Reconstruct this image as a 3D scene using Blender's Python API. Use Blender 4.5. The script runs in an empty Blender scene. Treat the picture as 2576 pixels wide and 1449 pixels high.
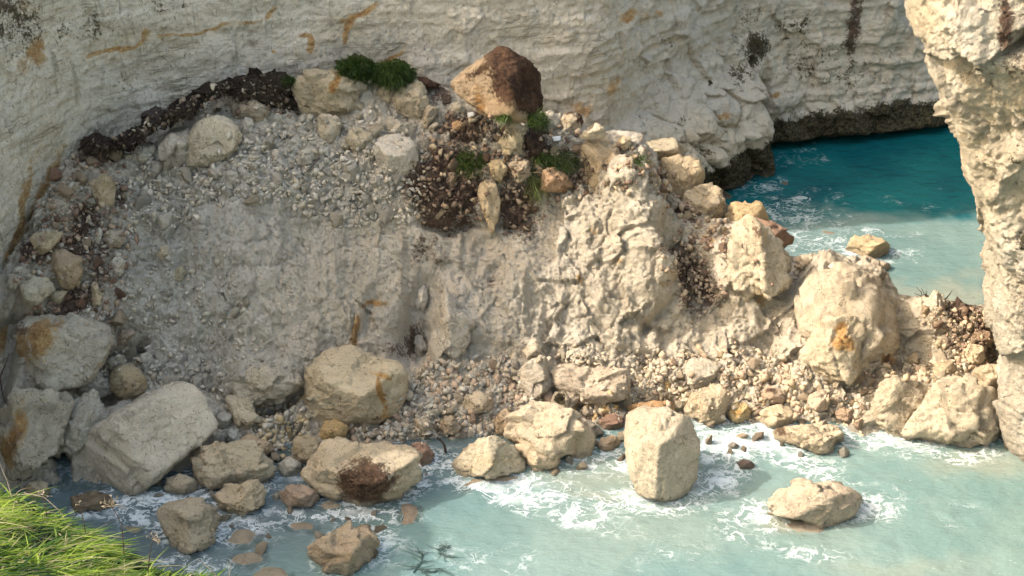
import bpy, math, random
import numpy as np
from mathutils import Vector
from mathutils.bvhtree import BVHTree
random.seed(7); RNG = np.random.default_rng(7)
S = bpy.context.scene
COL = S.collection

# ------------------------------------------------------------------ camera
CAM = np.array([0.0, 0.0, 30.0]); PITCH = math.radians(30.0); FPX = 1288.0 / math.tan(math.radians(18.0))
cd = bpy.data.cameras.new('camera'); cam = bpy.data.objects.new('camera', cd); COL.objects.link(cam)
cam.location = CAM; cam.rotation_euler = (math.radians(90) - PITCH, 0, 0)
cd.sensor_width = 36.0; cd.lens = 18.0 / math.tan(math.radians(18.0)); cd.clip_start = 0.1; cd.clip_end = 1000
S.camera = cam
FW = np.array([0, math.cos(PITCH), -math.sin(PITCH)]); UP = np.array([0, math.sin(PITCH), math.cos(PITCH)]); RT = np.array([1.0, 0, 0])

# ------------------------------------------------------------------ light
SUN_EL, SUN_AZ = math.radians(41), math.radians(4)       # azimuth: from -X turned towards the camera side
sunfrom = np.array([-math.cos(SUN_EL) * math.cos(SUN_AZ), -math.cos(SUN_EL) * math.sin(SUN_AZ), math.sin(SUN_EL)])
sd = bpy.data.lights.new('sun', 'SUN'); sun = bpy.data.objects.new('sun', sd); COL.objects.link(sun)
sd.energy = 2.0; sd.angle = math.radians(0.8); sd.color = (1.0, 0.94, 0.86)
sun.rotation_euler = Vector(sunfrom).to_track_quat('Z', 'Y').to_euler(); sun.location = (-40, -10, 60)
W = bpy.data.worlds.new('World'); S.world = W; W.use_nodes = True
nt = W.node_tree; nt.nodes.clear()
sky = nt.nodes.new('ShaderNodeTexSky'); sky.sky_type = 'NISHITA'; sky.sun_disc = False
sky.sun_elevation = SUN_EL; sky.sun_rotation = math.atan2(sunfrom[0], sunfrom[1]) % (2 * math.pi)
sky.air_density = 2.1; sky.dust_density = 7.0; sky.ozone_density = 0.0
bg = nt.nodes.new('ShaderNodeBackground'); bg.inputs[1].default_value = 0.15
wo = nt.nodes.new('ShaderNodeOutputWorld'); nt.links.new(sky.outputs[0], bg.inputs[0]); nt.links.new(bg.outputs[0], wo.inputs[0])
S.view_settings.view_transform = 'Standard'; S.view_settings.look = 'None'
S.view_settings.exposure = 1.45; S.view_settings.gamma = 1.0; S.view_settings.use_curve_mapping = False
S.render.engine = 'CYCLES'
S.cycles.max_bounces = 6; S.cycles.diffuse_bounces = 4; S.cycles.transparent_max_bounces = 12

# ------------------------------------------------------------------ pixel <-> world (photo seen 2576 px wide)
def ray(px, py):
    px = np.asarray(px, float); py = np.asarray(py, float)
    return FW + ((px - 1288) / FPX)[..., None] * RT + ((724.5 - py) / FPX)[..., None] * UP
def at_Y(px, py, Y): r = ray(px, py); return CAM + r * (np.asarray(Y) / r[..., 1])[..., None]
def at_z(px, py, z): r = ray(px, py); return CAM + r * ((np.asarray(z) - 30) / r[..., 2])[..., None]
def to_px(P):
    d = P - CAM; f = d @ FW
    f = np.where(f > 0.1, f, 0.1)
    return 1288 + FPX * (d @ RT) / f, 724.5 - FPX * (d @ UP) / f

# ------------------------------------------------------------------ noise
def _h(ix, iy, iz, s):
    with np.errstate(over='ignore'):
        h = (ix.astype(np.uint32) * np.uint32(374761393) + iy.astype(np.uint32) * np.uint32(668265263)
             + iz.astype(np.uint32) * np.uint32(2147483647) + np.uint32((s * 974634777) & 0xffffffff))
        h = (h ^ (h >> np.uint32(13))) * np.uint32(1274126177)
        h = (h ^ (h >> np.uint32(16))) * np.uint32(2246822519)
        h ^= h >> np.uint32(15)
    return h
def _r(ix, iy, iz, s): return (_h(ix, iy, iz, s) & np.uint32(0xffffff)).astype(np.float32) / np.float32(0xffffff)
def vnoise(P, s=0):
    P = np.asarray(P, np.float32); i = np.floor(P).astype(np.int64); f = P - i; i = i.astype(np.int32)
    u = f * f * f * (f * (f * 6 - 15) + 10)
    r = 0
    for dx in (0, 1):
        wx = u[:, 0] if dx else 1 - u[:, 0]
        for dy in (0, 1):
            wy = wx * (u[:, 1] if dy else 1 - u[:, 1])
            for dz in (0, 1):
                r = r + wy * (u[:, 2] if dz else 1 - u[:, 2]) * _r(i[:, 0] + dx, i[:, 1] + dy, i[:, 2] + dz, s)
    return r * 2 - 1
ROT = np.array([[0.36, 0.48, -0.8], [-0.8, 0.6, 0.0], [0.48, 0.64, 0.6]], np.float32)
def fbm(P, scale, octv=4, s=0, gain=0.5, ridge=False):
    P = np.asarray(P, np.float32) * scale; a = 1.0; t = 0; n = 0
    for o in range(octv):
        v = vnoise(P, s + o * 17)
        if ridge: v = 1 - 2 * np.abs(v) ** 0.8
        t = t + a * v; n += a; a *= gain; P = (P @ ROT) * 2.03 + 5.3
    return t / n
def worley(P, scale, s=0, jit=0.9):
    P = np.asarray(P, np.float32) * scale; i = np.floor(P).astype(np.int32)
    f1 = np.full(len(P), 9, np.float32); f2 = f1.copy(); cid = np.zeros(len(P), np.float32)
    for dx in (-1, 0, 1):
        for dy in (-1, 0, 1):
            for dz in (-1, 0, 1):
                cx, cy, cz = i[:, 0] + dx, i[:, 1] + dy, i[:, 2] + dz
                hx = _r(cx, cy, cz, s); hy = _r(cx, cy, cz, s + 1); hz = _r(cx, cy, cz, s + 2)
                d = np.sqrt((cx + .5 + jit * (hx - .5) - P[:, 0]) ** 2 + (cy + .5 + jit * (hy - .5) - P[:, 1]) ** 2 + (cz + .5 + jit * (hz - .5) - P[:, 2]) ** 2)
                m = d < f1
                f2 = np.where(m, f1, np.minimum(f2, d)); cid = np.where(m, hx * .5 + hy * .5, cid); f1 = np.where(m, d, f1)
    return f1, f2, cid
def facet(P, scale, s=0, aniso=(1, 1, 1)):
    """broken-rock relief: every cell of a random cell pattern is its own tilted flat face"""
    P = np.asarray(P, np.float32) * np.array(aniso, np.float32) * scale; i = np.floor(P).astype(np.int32)
    f1 = np.full(len(P), 9, np.float32); out = np.zeros(len(P), np.float32)
    for dx in (-1, 0, 1):
        for dy in (-1, 0, 1):
            for dz in (-1, 0, 1):
                cx, cy, cz = i[:, 0] + dx, i[:, 1] + dy, i[:, 2] + dz
                h = _h(cx, cy, cz, s); hx = (h & np.uint32(255)) / 255.; hy = ((h >> np.uint32(8)) & np.uint32(255)) / 255.; hz = ((h >> np.uint32(16)) & np.uint32(255)) / 255.
                h2 = (h >> np.uint32(4)) * np.uint32(2654435761); ex = (h2 & np.uint32(255)) / 255. - .5; ey = ((h2 >> np.uint32(8)) & np.uint32(255)) / 255. - .5; ez = ((h2 >> np.uint32(16)) & np.uint32(255)) / 255. - .5; e0_ = ((h2 >> np.uint32(24)) & np.uint32(255)) / 255. - .5
                ax, ay, az = P[:, 0] - (cx + hx), P[:, 1] - (cy + hy), P[:, 2] - (cz + hz); d = ax * ax + ay * ay + az * az
                m = d < f1; out = np.where(m, (ax * ex + ay * ey + az * ez) * 1.7 + e0_ * .6, out); f1 = np.where(m, d, f1)
    return (out / scale).astype(np.float32)
def sstep(a, b, x): t = np.clip((x - a) / (b - a), 0, 1); return t * t * (3 - 2 * t)
def smooth1(a, k):
    a = np.asarray(a, float); ker = np.ones(k) / k
    for _ in range(2): a = np.convolve(np.pad(a, k // 2, mode='edge'), ker, 'valid')[:len(a)]
    return a

# ------------------------------------------------------------------ objects
def mesh(name, V, F, attrs=None, smooth=True, mat=None):
    V = np.ascontiguousarray(V, np.float32); F = np.asarray(F, np.int32); k = F.shape[1]
    me = bpy.data.meshes.new(name)
    me.vertices.add(len(V)); me.vertices.foreach_set('co', V.ravel())
    me.loops.add(F.size); me.loops.foreach_set('vertex_index', F.ravel())
    me.polygons.add(len(F)); me.polygons.foreach_set('loop_start', np.arange(0, F.size, k, dtype=np.int32))
    me.polygons.foreach_set('loop_total', np.full(len(F), k, np.int32))
    me.update(calc_edges=True)
    if smooth: me.polygons.foreach_set('use_smooth', np.ones(len(F), bool))
    for n, a in (attrs or {}).items():
        at = me.attributes.new(n, 'FLOAT', 'POINT'); at.data.foreach_set('value', np.ascontiguousarray(a, np.float32))
    if mat: me.materials.append(mat)
    return me
def link(name, me, label=None, cat=None, group=None, kind=None, parent=None, loc=None, tint=None):
    o = bpy.data.objects.new(name, me); COL.objects.link(o)
    if loc is not None: o.location = [float(c) for c in loc]
    if label: o['label'] = label
    if cat: o['category'] = cat
    if group: o['group'] = group
    if kind: o['kind'] = kind
    if parent: o.parent = parent
    if tint: o.color = (*tint, 1)
    return o
def gridF(nu, nv, flip=False):
    i, j = np.meshgrid(np.arange(nu - 1), np.arange(nv - 1), indexing='ij'); a = (i * nv + j).ravel()
    F = np.stack([a, a + nv, a + nv + 1, a + 1], 1)
    return F[:, ::-1] if flip else F
def grid_normals(P):
    du = np.gradient(P, axis=0); dv = np.gradient(P, axis=1); n = np.cross(du, dv)
    return n / (np.linalg.norm(n, axis=-1, keepdims=True) + 1e-9)
_ico = {}
def ico(n):
    if n not in _ico:
        import bmesh
        bm = bmesh.new(); bmesh.ops.create_icosphere(bm, subdivisions=n, radius=1)
        _ico[n] = (np.array([v.co[:] for v in bm.verts], np.float32), np.array([[v.index for v in f.verts] for f in bm.faces], np.int32)); bm.free()
    return _ico[n]

# ------------------------------------------------------------------ materials
class NT:
    def __init__(s, name):
        s.m = bpy.data.materials.new(name); s.m.use_nodes = True; s.t = s.m.node_tree; s.t.nodes.clear()
        s.out = s.t.nodes.new('ShaderNodeOutputMaterial')
    def n(s, typ, **kw):
        nd = s.t.nodes.new('ShaderNode' + typ)
        for k, v in kw.items(): setattr(nd, k, v)
        return nd
    def put(s, sock, v):
        if hasattr(v, 'is_output') or isinstance(v, bpy.types.NodeSocket): s.t.links.new(v, sock)
        else: sock.default_value = v
    def math(s, op, a, b=0.0, clamp=False):
        nd = s.n('Math', operation=op, use_clamp=clamp); s.put(nd.inputs[0], a); s.put(nd.inputs[1], b); return nd.outputs[0]
    def noise(s, vec, scale, detail=4, rough=0.55, dist=0.0):
        nd = s.n('TexNoise'); s.put(nd.inputs['Vector'], vec); nd.inputs['Scale'].default_value = scale
        nd.inputs['Detail'].default_value = detail; nd.inputs['Roughness'].default_value = rough; nd.inputs['Distortion'].default_value = dist
        return nd.outputs[0]
    def ramp(s, v, a, b, lo=0.0, hi=1.0):
        nd = s.n('MapRange', interpolation_type='SMOOTHSTEP'); s.put(nd.inputs[0], v)
        for i, x in zip((1, 2, 3, 4), (a, b, lo, hi)): s.put(nd.inputs[i], x)
        return nd.outputs[0]
    def mix(s, f, a, b, blend='MIX'):
        nd = s.n('Mix', data_type='RGBA', blend_type=blend); s.put(nd.inputs[0], f)
        for i, c in ((6, a), (7, b)):
            if isinstance(c, tuple): c = (*c, 1) if len(c) == 3 else c
            s.put(nd.inputs[i], c)
        return nd.outputs[2]
    def attr(s, name): nd = s.n('Attribute', attribute_name=name); return nd.outputs['Fac']
    def vmul(s, v, sc):
        nd = s.n('VectorMath', operation='MULTIPLY'); s.put(nd.inputs[0], v); nd.inputs[1].default_value = sc; return nd.outputs[0]
    def bump(s, h, strength, dist, normal=None):
        nd = s.n('Bump'); nd.inputs['Strength'].default_value = strength; nd.inputs['Distance'].default_value = dist; s.put(nd.inputs['Height'], h)
        if normal is not None: s.put(nd.inputs['Normal'], normal)
        return nd.outputs[0]

def chalk_material(name, A, B, C, streak=False, pits=0.5, rough_bump=1.0, vein=0.35, objspace=False):
    """pale chalk: broad colour drift, fine mottling, pits, hairline cracks; attributes soil / ochre / algae / warm / grey add what the rock carries and, on one boulder, painted shade"""
    t = NT(name)
    if objspace:
        tc = t.n('TexCoord').outputs['Object']; oi = t.n('ObjectInfo')
        ad = t.n('VectorMath', operation='ADD'); t.put(ad.inputs[0], tc)
        sc = t.n('VectorMath', operation='SCALE'); cb = t.n('CombineXYZ'); t.put(cb.inputs[0], oi.outputs['Random']); cb.inputs[1].default_value = 1; cb.inputs[2].default_value = .3
        t.put(sc.inputs[0], cb.outputs[0]); sc.inputs['Scale'].default_value = 40; t.put(ad.inputs[1], sc.outputs[0]); P = ad.outputs[0]; tint = oi.outputs['Color']
    else:
        P = t.n('NewGeometry').outputs['Position']; tint = None
    n1 = t.noise(P, 0.35, 5, 0.6); n2 = t.noise(P, 1.7, 6, 0.65, 0.6); n3 = t.noise(P, 9.0, 5, 0.7); n4 = t.noise(P, 28.0, 3, 0.7)
    c = t.mix(t.ramp(n1, .38, .64), A, B)
    c = t.mix(t.ramp(n2, .46, .7, 0, .8), c, C)
    c = t.mix(t.ramp(n3, .42, .7, .0, .35), c, (.74, .70, .60))
    nm = t.noise(P, 4.3, 6, .72, 1.2); c = t.mix(t.ramp(nm, .55, .70, 0, .20 + .4 * pits), c, (.30, .25, .18))
    rd = t.math('ABSOLUTE', t.math('SUBTRACT', t.noise(P, 2.7, 6, .66, 1.0), .5)); c = t.mix(t.math('MULTIPLY', t.ramp(rd, .002, .022, 1, 0), t.ramp(n1, .45, .65, .0, .5)), c, (.22, .18, .13))  # dark crevice lines painted in where even shade leaves the relief flat
    if not streak and not objspace:      # slip marks running down the face
        fl = t.noise(t.vmul(P, (1.6, .45, .45)), 1.0, 5, .62, .35); c = t.mix(t.ramp(fl, .40, .62, 0, .42), c, (.46, .39, .30))
        f2 = t.noise(t.vmul(P, (3.4, .7, .7)), 1.0, 4, .6, .2); c = t.mix(t.ramp(f2, .54, .72, 0, .5), c, (.80, .75, .66))
    if streak:
        sv = t.vmul(P, (2.6, 2.6, .38)); ns = t.noise(sv, 1.0, 7, .68, .9)
        c = t.mix(t.ramp(ns, .53, .68, 0, .55), c, (.25, .21, .15))
        ns2 = t.noise(t.vmul(P, (.25, .25, 2.8)), 1.0, 5, .6, .5)
        c = t.mix(t.ramp(ns2, .52, .66, 0, .3), c, (.42, .36, .27))
        nd_ = t.noise(t.vmul(P, (7.5, 7.5, 2.6)), 1.0, 4, .7, .5); c = t.mix(t.ramp(nd_, .60, .69, 0, .75), c, (.14, .115, .085))
        bl = t.math('ABSOLUTE', t.math('SUBTRACT', t.noise(t.vmul(P, (.10, .10, 1.5)), 1.0, 5, .55, .25), .5)); c = t.mix(t.math('MULTIPLY', t.ramp(bl, .001, .012, 1, 0), t.ramp(n1, .4, .6, .15, .8)), c, (.20, .16, .11))
        ng = t.noise(t.vmul(P, (1.1, 1.1, 1.7)), 1.0, 6, .7, 1.2); c = t.mix(t.ramp(ng, .56, .72, 0, .5), c, (.50, .40, .24))
    # fine dark pits, their colour also standing in for shade in the relief
    pit = t.math('MULTIPLY', t.ramp(n3, .56, .70), pits)
    c = t.mix(pit, c, (.15, .125, .09))
    c = t.mix(t.math('MULTIPLY', t.ramp(n4, .58, .72), pits * .9), c, (.13, .105, .08))
    # small deep holes and flint specks, some places more than others
    vh = t.n('TexVoronoi'); t.put(vh.inputs['Vector'], P); vh.inputs['Scale'].default_value = 5.5; vh.inputs['Randomness'].default_value = 1.0
    hol = t.math('MULTIPLY', t.ramp(t.math('ADD', vh.outputs['Distance'], t.math('MULTIPLY', t.math('SUBTRACT', n4, .5), .25)), .10, .17, 1, 0), t.ramp(n2, .46, .58))
    c = t.mix(t.math('MULTIPLY', hol, .35 + .65 * pits), c, (.07, .055, .04))
    # hairline cracks
    wv = t.n('VectorMath', operation='ADD'); t.put(wv.inputs[0], P)
    nv = t.n('TexNoise'); t.put(nv.inputs['Vector'], P); nv.inputs['Scale'].default_value = 1.6; nv.inputs['Detail'].default_value = 4
    t.put(wv.inputs[1], t.vmul(nv.outputs['Color'], (.9, .9, .9)))
    vo = t.n('TexVoronoi', feature='DISTANCE_TO_EDGE'); t.put(vo.inputs['Vector'], wv.outputs[0]); vo.inputs['Scale'].default_value = .8
    ck = t.math('MULTIPLY', t.ramp(vo.outputs[0], .003, .02, 1, 0), t.ramp(n2, .45, .6))
    c = t.mix(t.math('MULTIPLY', ck, vein), c, (.13, .1, .07))
    brk = t.math('SUBTRACT', t.math('ADD', t.math('MULTIPLY', n2, .9), t.math('MULTIPLY', n3, .9)), .9)
    def mask(a, lo=.35, hi=.6, k=1.0): return t.ramp(t.math('ADD', t.attr(a), t.math('MULTIPLY', brk, k)), lo, hi)
    c = t.mix(t.math('MULTIPLY', t.attr('grey'), .7, True), c, t.mix(n2, (.50, .475, .425), (.65, .615, .55)))
    c = t.mix(t.math('MULTIPLY', t.attr('warm'), .45, True), c, t.mix(t.ramp(n2, .35, .65), (.50, .39, .23), (.62, .53, .36)))
    oc = t.mix(t.ramp(n3, .4, .62), (.36, .16, .045), (.55, .38, .17))
    c = t.mix(t.math('MULTIPLY', mask('ochre', .32, .78, 1.4), .9), c, oc)
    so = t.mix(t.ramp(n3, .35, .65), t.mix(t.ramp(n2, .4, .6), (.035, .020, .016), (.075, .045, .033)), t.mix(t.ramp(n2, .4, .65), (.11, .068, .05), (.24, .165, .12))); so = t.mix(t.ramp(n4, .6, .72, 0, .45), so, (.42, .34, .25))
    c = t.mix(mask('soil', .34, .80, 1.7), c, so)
    al = t.mix(t.ramp(n3, .4, .6), (.018, .017, .010), (.10, .085, .05))
    c = t.mix(mask('algae', .35, .6, 1.2), c, al)
    if tint is not None: c = t.mix(1.0, c, tint, 'MULTIPLY')
    # wet band just above the water
    sp = t.n('SeparateXYZ'); t.put(sp.inputs[0], t.n('NewGeometry').outputs['Position'])
    wet = t.ramp(t.math('ADD', sp.outputs[2], t.math('MULTIPLY', n2, -.35)), -.10, .20, 1, 0)
    c = t.mix(t.math('MULTIPLY', wet, .5), c, (.25, .215, .165), 'MIX')
    b = t.n('BsdfPrincipled'); t.put(b.inputs['Base Color'], c); b.inputs['Specular IOR Level'].default_value = .25
    t.put(b.inputs['Roughness'], t.ramp(wet, 0, 1, .92, .45))
    nb = t.bump(n2, .8 * rough_bump, .22); nb = t.bump(nm, .6 * rough_bump, .12, nb); nb = t.bump(n3, .9 * rough_bump, .10, nb); nb = t.bump(n4, .8 * rough_bump, .035, nb); nb = t.bump(rd, .5, .12, nb)
    nb = t.bump(ck, -.6, .03, nb); nb = t.bump(hol, -.8, .06, nb)
    t.put(b.inputs['Normal'], nb); t.t.links.new(b.outputs[0], t.out.inputs[0])
    return t.m
M_CLIFF = chalk_material('chalk_cliff', (.80, .72, .61), (.70, .63, .52), (.66, .56, .42), streak=True, pits=.55)
M_PILE = chalk_material('fallen_chalk', (.72, .64, .53), (.64, .56, .45), (.68, .58, .44), pits=.5, rough_bump=1.4)
M_ROCK = chalk_material('boulder_chalk', (.68, .605, .50), (.58, .51, .42), (.62, .525, .40), pits=.75, vein=.6, objspace=True, rough_bump=1.4)
M_RIGHT = chalk_material('near_cliff_chalk', (.62, .56, .46), (.54, .485, .40), (.62, .53, .41), pits=.7, rough_bump=1.5)

def plain(name, c1, c2, scale=8, rough=.9, bump=.5, trans=0.0):
    t = NT(name); P = t.n('TexCoord').outputs['Object']; n = t.noise(P, scale, 5, .65)
    c = t.mix(t.ramp(n, .35, .65), c1, c2)
    b = t.n('BsdfPrincipled'); t.put(b.inputs['Base Color'], c); b.inputs['Roughness'].default_value = rough; b.inputs['Specular IOR Level'].default_value = .25
    t.put(b.inputs['Normal'], t.bump(n, bump, .03)); o = b.outputs[0]
    if trans:
        tr = t.n('BsdfTranslucent'); t.put(tr.inputs[0], c); ms = t.n('MixShader'); ms.inputs[0].default_value = trans
        t.t.links.new(o, ms.inputs[1]); t.t.links.new(tr.outputs[0], ms.inputs[2]); o = ms.outputs[0]
    t.t.links.new(o, t.out.inputs[0]); return t.m
def blade_material(name, dark, mid, light, straw):
    t = NT(name); v = t.attr('tone')
    c = t.mix(t.ramp(v, 0, .45), dark, mid); c = t.mix(t.ramp(v, .4, .85), c, light); c = t.mix(t.ramp(v, .93, .96), c, straw)
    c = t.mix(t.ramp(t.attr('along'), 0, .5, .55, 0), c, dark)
    b = t.n('BsdfPrincipled'); t.put(b.inputs['Base Color'], c); b.inputs['Roughness'].default_value = .42
    tr = t.n('BsdfTranslucent'); t.put(tr.inputs[0], c); ms = t.n('MixShader'); ms.inputs[0].default_value = .45
    t.t.links.new(b.outputs[0], ms.inputs[1]); t.t.links.new(tr.outputs[0], ms.inputs[2]); t.t.links.new(ms.outputs[0], t.out.inputs[0]); return t.m
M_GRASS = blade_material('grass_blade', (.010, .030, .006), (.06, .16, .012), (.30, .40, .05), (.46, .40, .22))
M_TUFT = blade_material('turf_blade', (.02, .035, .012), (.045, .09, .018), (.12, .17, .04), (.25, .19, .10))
M_ROOT = plain('dead_root', (.03, .02, .015), (.10, .07, .05), 12)
M_TWIG = plain('dark_wood', (.03, .022, .018), (.07, .05, .04), 12)
M_STALK = plain('dry_stalk', (.22, .17, .12), (.42, .36, .28), 20)
M_TILE = plain('white_glazed_tile', (.72, .71, .72), (.66, .65, .66), 6, .4, .1)
M_BANK = plain('bank_soil', (.03, .035, .012), (.07, .08, .025), 5)
M_WEED = plain('dark_seaweed', (.035, .06, .055), (.06, .10, .09), 9, .5)
# ------------------------------------------------------------------ marks on the rock, as ellipses (cx, cy, rx, ry, degrees, strength) seen from the camera
SOIL = [(1140, 430, 130, 150, 0, .62), (1330, 470, 90, 120, 0, .56), (1090, 620, 50, 60, 0, .5), (220, 520, 110, 130, 0, .5), (200, 680, 110, 90, 0, .5), (1720, 740, 50, 90, -30, .55), (2400, 850, 90, 70, 0, .55), (615, 210, 135, 32, 4, 1), (745, 240, 26, 45, 0, 1), (690, 250, 60, 30, 0, .6), (480, 265, 90, 16, -30, 1), (370, 335, 90, 18, -28, 1), (250, 385, 85, 24, -18, 1.1), (230, 350, 40, 16, 0, .8),
        (215, 560, 55, 70, 0, .9), (200, 620, 85, 45, 10, .85), (95, 640, 50, 45, 0, .9), (190, 755, 75, 38, -15, .95), (305, 500, 30, 60, 10, .75), (250, 700, 35, 50, 20, .7), (180, 480, 40, 60, 0, .45),
        (300, 830, 30, 45, -20, .6), (1120, 500, 95, 75, 15, 1.15), (1060, 470, 40, 50, 0, 1), (1110, 420, 80, 55, 0, .9), (1160, 340, 90, 50, 0, .8), (1300, 525, 60, 70, 20, 1.0), (1330, 590, 30, 40, 20, .6), (1350, 385, 55, 50, 0, 1), (1250, 440, 60, 50, 0, .7),
        (1420, 440, 70, 55, 0, .75), (1050, 620, 26, 60, 5, .7), (1075, 212, 50, 12, 12, 1.1), (1110, 250, 30, 35, 0, .7), (1745, 690, 38, 95, -32, 1.05), (1715, 650, 30, 40, 0, .9), (1660, 460, 16, 75, -25, 1.1), (1720, 545, 18, 60, -38, .9),
        (1980, 600, 40, 24, 10, .6), (1990, 700, 14, 45, 10, .5), (2410, 800, 45, 50, -30, 1.0), (2450, 850, 55, 45, -20, .9), (2500, 900, 40, 50, 0, .5), (2230, 910, 20, 20, 0, .7), (1040, 850, 40, 60, 15, .75), (1015, 880, 50, 30, -20, .6), (1230, 705, 16, 40, 20, .55),
        (1150, 300, 90, 25, 0, .55), (1540, 1070, 25, 15, 0, .8), (1490, 380, 30, 40, 0, .4), (720, 985, 70, 20, -18, .5), (2190, 700, 12, 20, 0, .5)]
OCHRE = [(885, 835, 13, 55, 8, 1), (935, 772, 38, 9, 3, 1), (1462, 705, 16, 14, 0, .8), (1780, 605, 22, 10, 0, .9), (1550, 655, 25, 12, 0, .5), (1500, 580, 30, 18, 0, .5), (2235, 900, 22, 26, 0, .9), (1915, 740, 25, 25, 0, .6), (1660, 720, 15, 15, 0, .5), (910, 640, 20, 20, 0, .25)]
WARM = [(1750, 800, 420, 260, 0, .55), (2250, 820, 330, 200, 0, .8), (1600, 560, 200, 160, 0, .5), (1400, 480, 150, 120, 0, .45), (800, 720, 250, 150, 0, .25), (200, 450, 90, 90, 0, .5), (130, 520, 60, 120, 0, .5)]
GREY = [(500, 650, 260, 330, 15, .9), (650, 450, 320, 150, 0, .7), (1250, 780, 160, 140, 0, .5), (450, 850, 180, 120, 0, .7)]
C_OCHRE = [(300, 122, 105, 7, -12, .9), (480, 78, 120, 6, -8, .9), (640, 55, 70, 6, -14, .75), (690, 25, 30, 9, -50, .7), (905, 35, 55, 9, -25, 1), (872, 80, 10, 45, 15, 1), (780, 110, 11, 28, 5, 1.1), (765, 90, 20, 8, 0, .8), (980, 145, 38, 8, -30, 1.1), (1015, 115, 30, 5, -60, .7),
           (692, 128, 7, 7, 0, 1), (1580, 38, 32, 14, 0, .95), (1640, 40, 25, 16, 0, .6), (1550, 215, 18, 35, 15, .7), (1455, 268, 48, 22, 10, .8), (90, 130, 30, 30, 0, .9), (60, 170, 20, 30, 0, .7), (50, 30, 60, 60, 0, .5), (110, 480, 14, 150, 22, .85), (48, 560, 15, 150, 12, 1), (10, 800, 16, 130, 5, .9), (75, 420, 16, 90, 25, .6),
           (1830, 300, 40, 9, 0, .8), (1560, 330, 30, 9, 0, .35), (1950, 240, 12, 14, 0, .8), (368, 95, 9, 30, 0, .75), (880, 180, 8, 30, 0, .2)]
C_WARM = [(300, 118, 130, 18, -12, .7), (490, 76, 140, 14, -8, .6), (900, 50, 70, 30, -30, .6), (780, 110, 40, 50, 0, .6), (985, 145, 60, 25, -30, .6), (1590, 40, 70, 30, 0, .7), (1800, 380, 160, 60, 10, .9), (180, 300, 110, 120, 0, .55), (90, 500, 70, 250, 15, .7), (60, 60, 120, 120, 0, .4), (1250, 70, 220, 60, 0, .4), (1450, 250, 180, 70, 0, .6), (1650, 380, 150, 60, 0, .6), (2050, 150, 260, 120, 0, .45), (1150, 30, 300, 30, 0, .3), (1800, 350, 120, 80, 0, .8)]
C_SOIL = [(1140, 430, 130, 150, 0, .62), (1330, 470, 90, 120, 0, .56), (1090, 620, 50, 60, 0, .5), (220, 520, 110, 130, 0, .5), (200, 680, 110, 90, 0, .5), (1720, 740, 50, 90, -30, .55), (2400, 850, 90, 70, 0, .55), (2150, 70, 22, 120, 2, .8), (2145, 210, 18, 40, 0, .35), (1905, 25, 18, 30, 0, .5), (1180, 205, 40, 8, -20, .8), (20, 10, 60, 30, 0, .75), (50, 100, 25, 60, 0, .35), (540, 270, 60, 20, -30, .5), (290, 320, 40, 20, 0, .4), (2330, 130, 12, 60, 0, .5), (2270, 60, 8, 90, 0, .3)]
C_ALG = [(2100, 160, 240, 120, 0, .37), (1990, 60, 110, 70, 0, .38), (1780, 400, 140, 50, 15, .36), (1870, 60, 40, 80, 0, .4), (40, 70, 80, 100, 0, .5), (200, 60, 130, 50, 0, .40), (420, 20, 90, 30, 0, .36), (290, 210, 40, 60, 0, .3), (1350, 30, 60, 20, 0, .3), (1900, 130, 45, 75, 10, .62), (1860, 200, 22, 60, 5, .55), (1700, 95, 60, 22, -10, .4), (2230, 300, 240, 42, -8, 1.0), (2250, 322, 200, 26, -7, 1.2), (2050, 350, 130, 36, -14, 1.1), (1880, 440, 110, 26, -6, 1.3), (1820, 465, 60, 26, 0, 1.2), (2000, 300, 80, 26, 0, .4), (1720, 300, 26, 14, 0, .45), (1790, 210, 8, 9, 0, .9)]
R_SOIL = [(1140, 430, 130, 150, 0, .62), (1330, 470, 90, 120, 0, .56), (1090, 620, 50, 60, 0, .5), (220, 520, 110, 130, 0, .5), (200, 680, 110, 90, 0, .5), (1720, 740, 50, 90, -30, .55), (2400, 850, 90, 70, 0, .55), (2535, 60, 26, 90, 0, .9), (2560, 150, 30, 60, 0, .6), (2560, 330, 40, 60, 0, .35)]
R_OCHRE = [(2350, 50, 30, 60, 0, .35), (2440, 330, 60, 90, 0, .3), (2420, 400, 40, 60, 0, .3)]
R_WARM = [(2450, 450, 160, 260, 0, .7), (2330, 40, 40, 60, 0, .9), (2540, 230, 80, 100, 0, .6)]
R_GREY = [(2430, 60, 70, 50, 0, .8), (2500, 130, 60, 40, 0, .5), (2540, 620, 60, 60, 0, .8), (2550, 450, 40, 60, 0, .4)]
R_ALG = [(2560, 400, 30, 60, 0, .35), (2570, 600, 20, 40, 0, .6), (2480, 175, 60, 10, 25, .45), (2505, 215, 40, 12, 30, .5), (2570, 760, 20, 60, 0, .3)]
def marks(P, shapes, warp=14, s=3):
    x, y = to_px(P); w = 1.0
    x = x + warp * fbm(P, .9, 4, s) * 2; y = y + warp * fbm(P, .9, 4, s + 50) * 2
    r = np.zeros(len(P), np.float32)
    for cx, cy, rx, ry, a, st in shapes:
        a = math.radians(a); dx, dy = x - cx, y - cy
        u = (dx * math.cos(a) + dy * math.sin(a)) / rx; v = (-dx * math.sin(a) + dy * math.cos(a)) / ry
        r = np.maximum(r, st * np.clip(1.35 - np.sqrt(u * u + v * v), 0, 1) ** .8)
    return r

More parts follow.
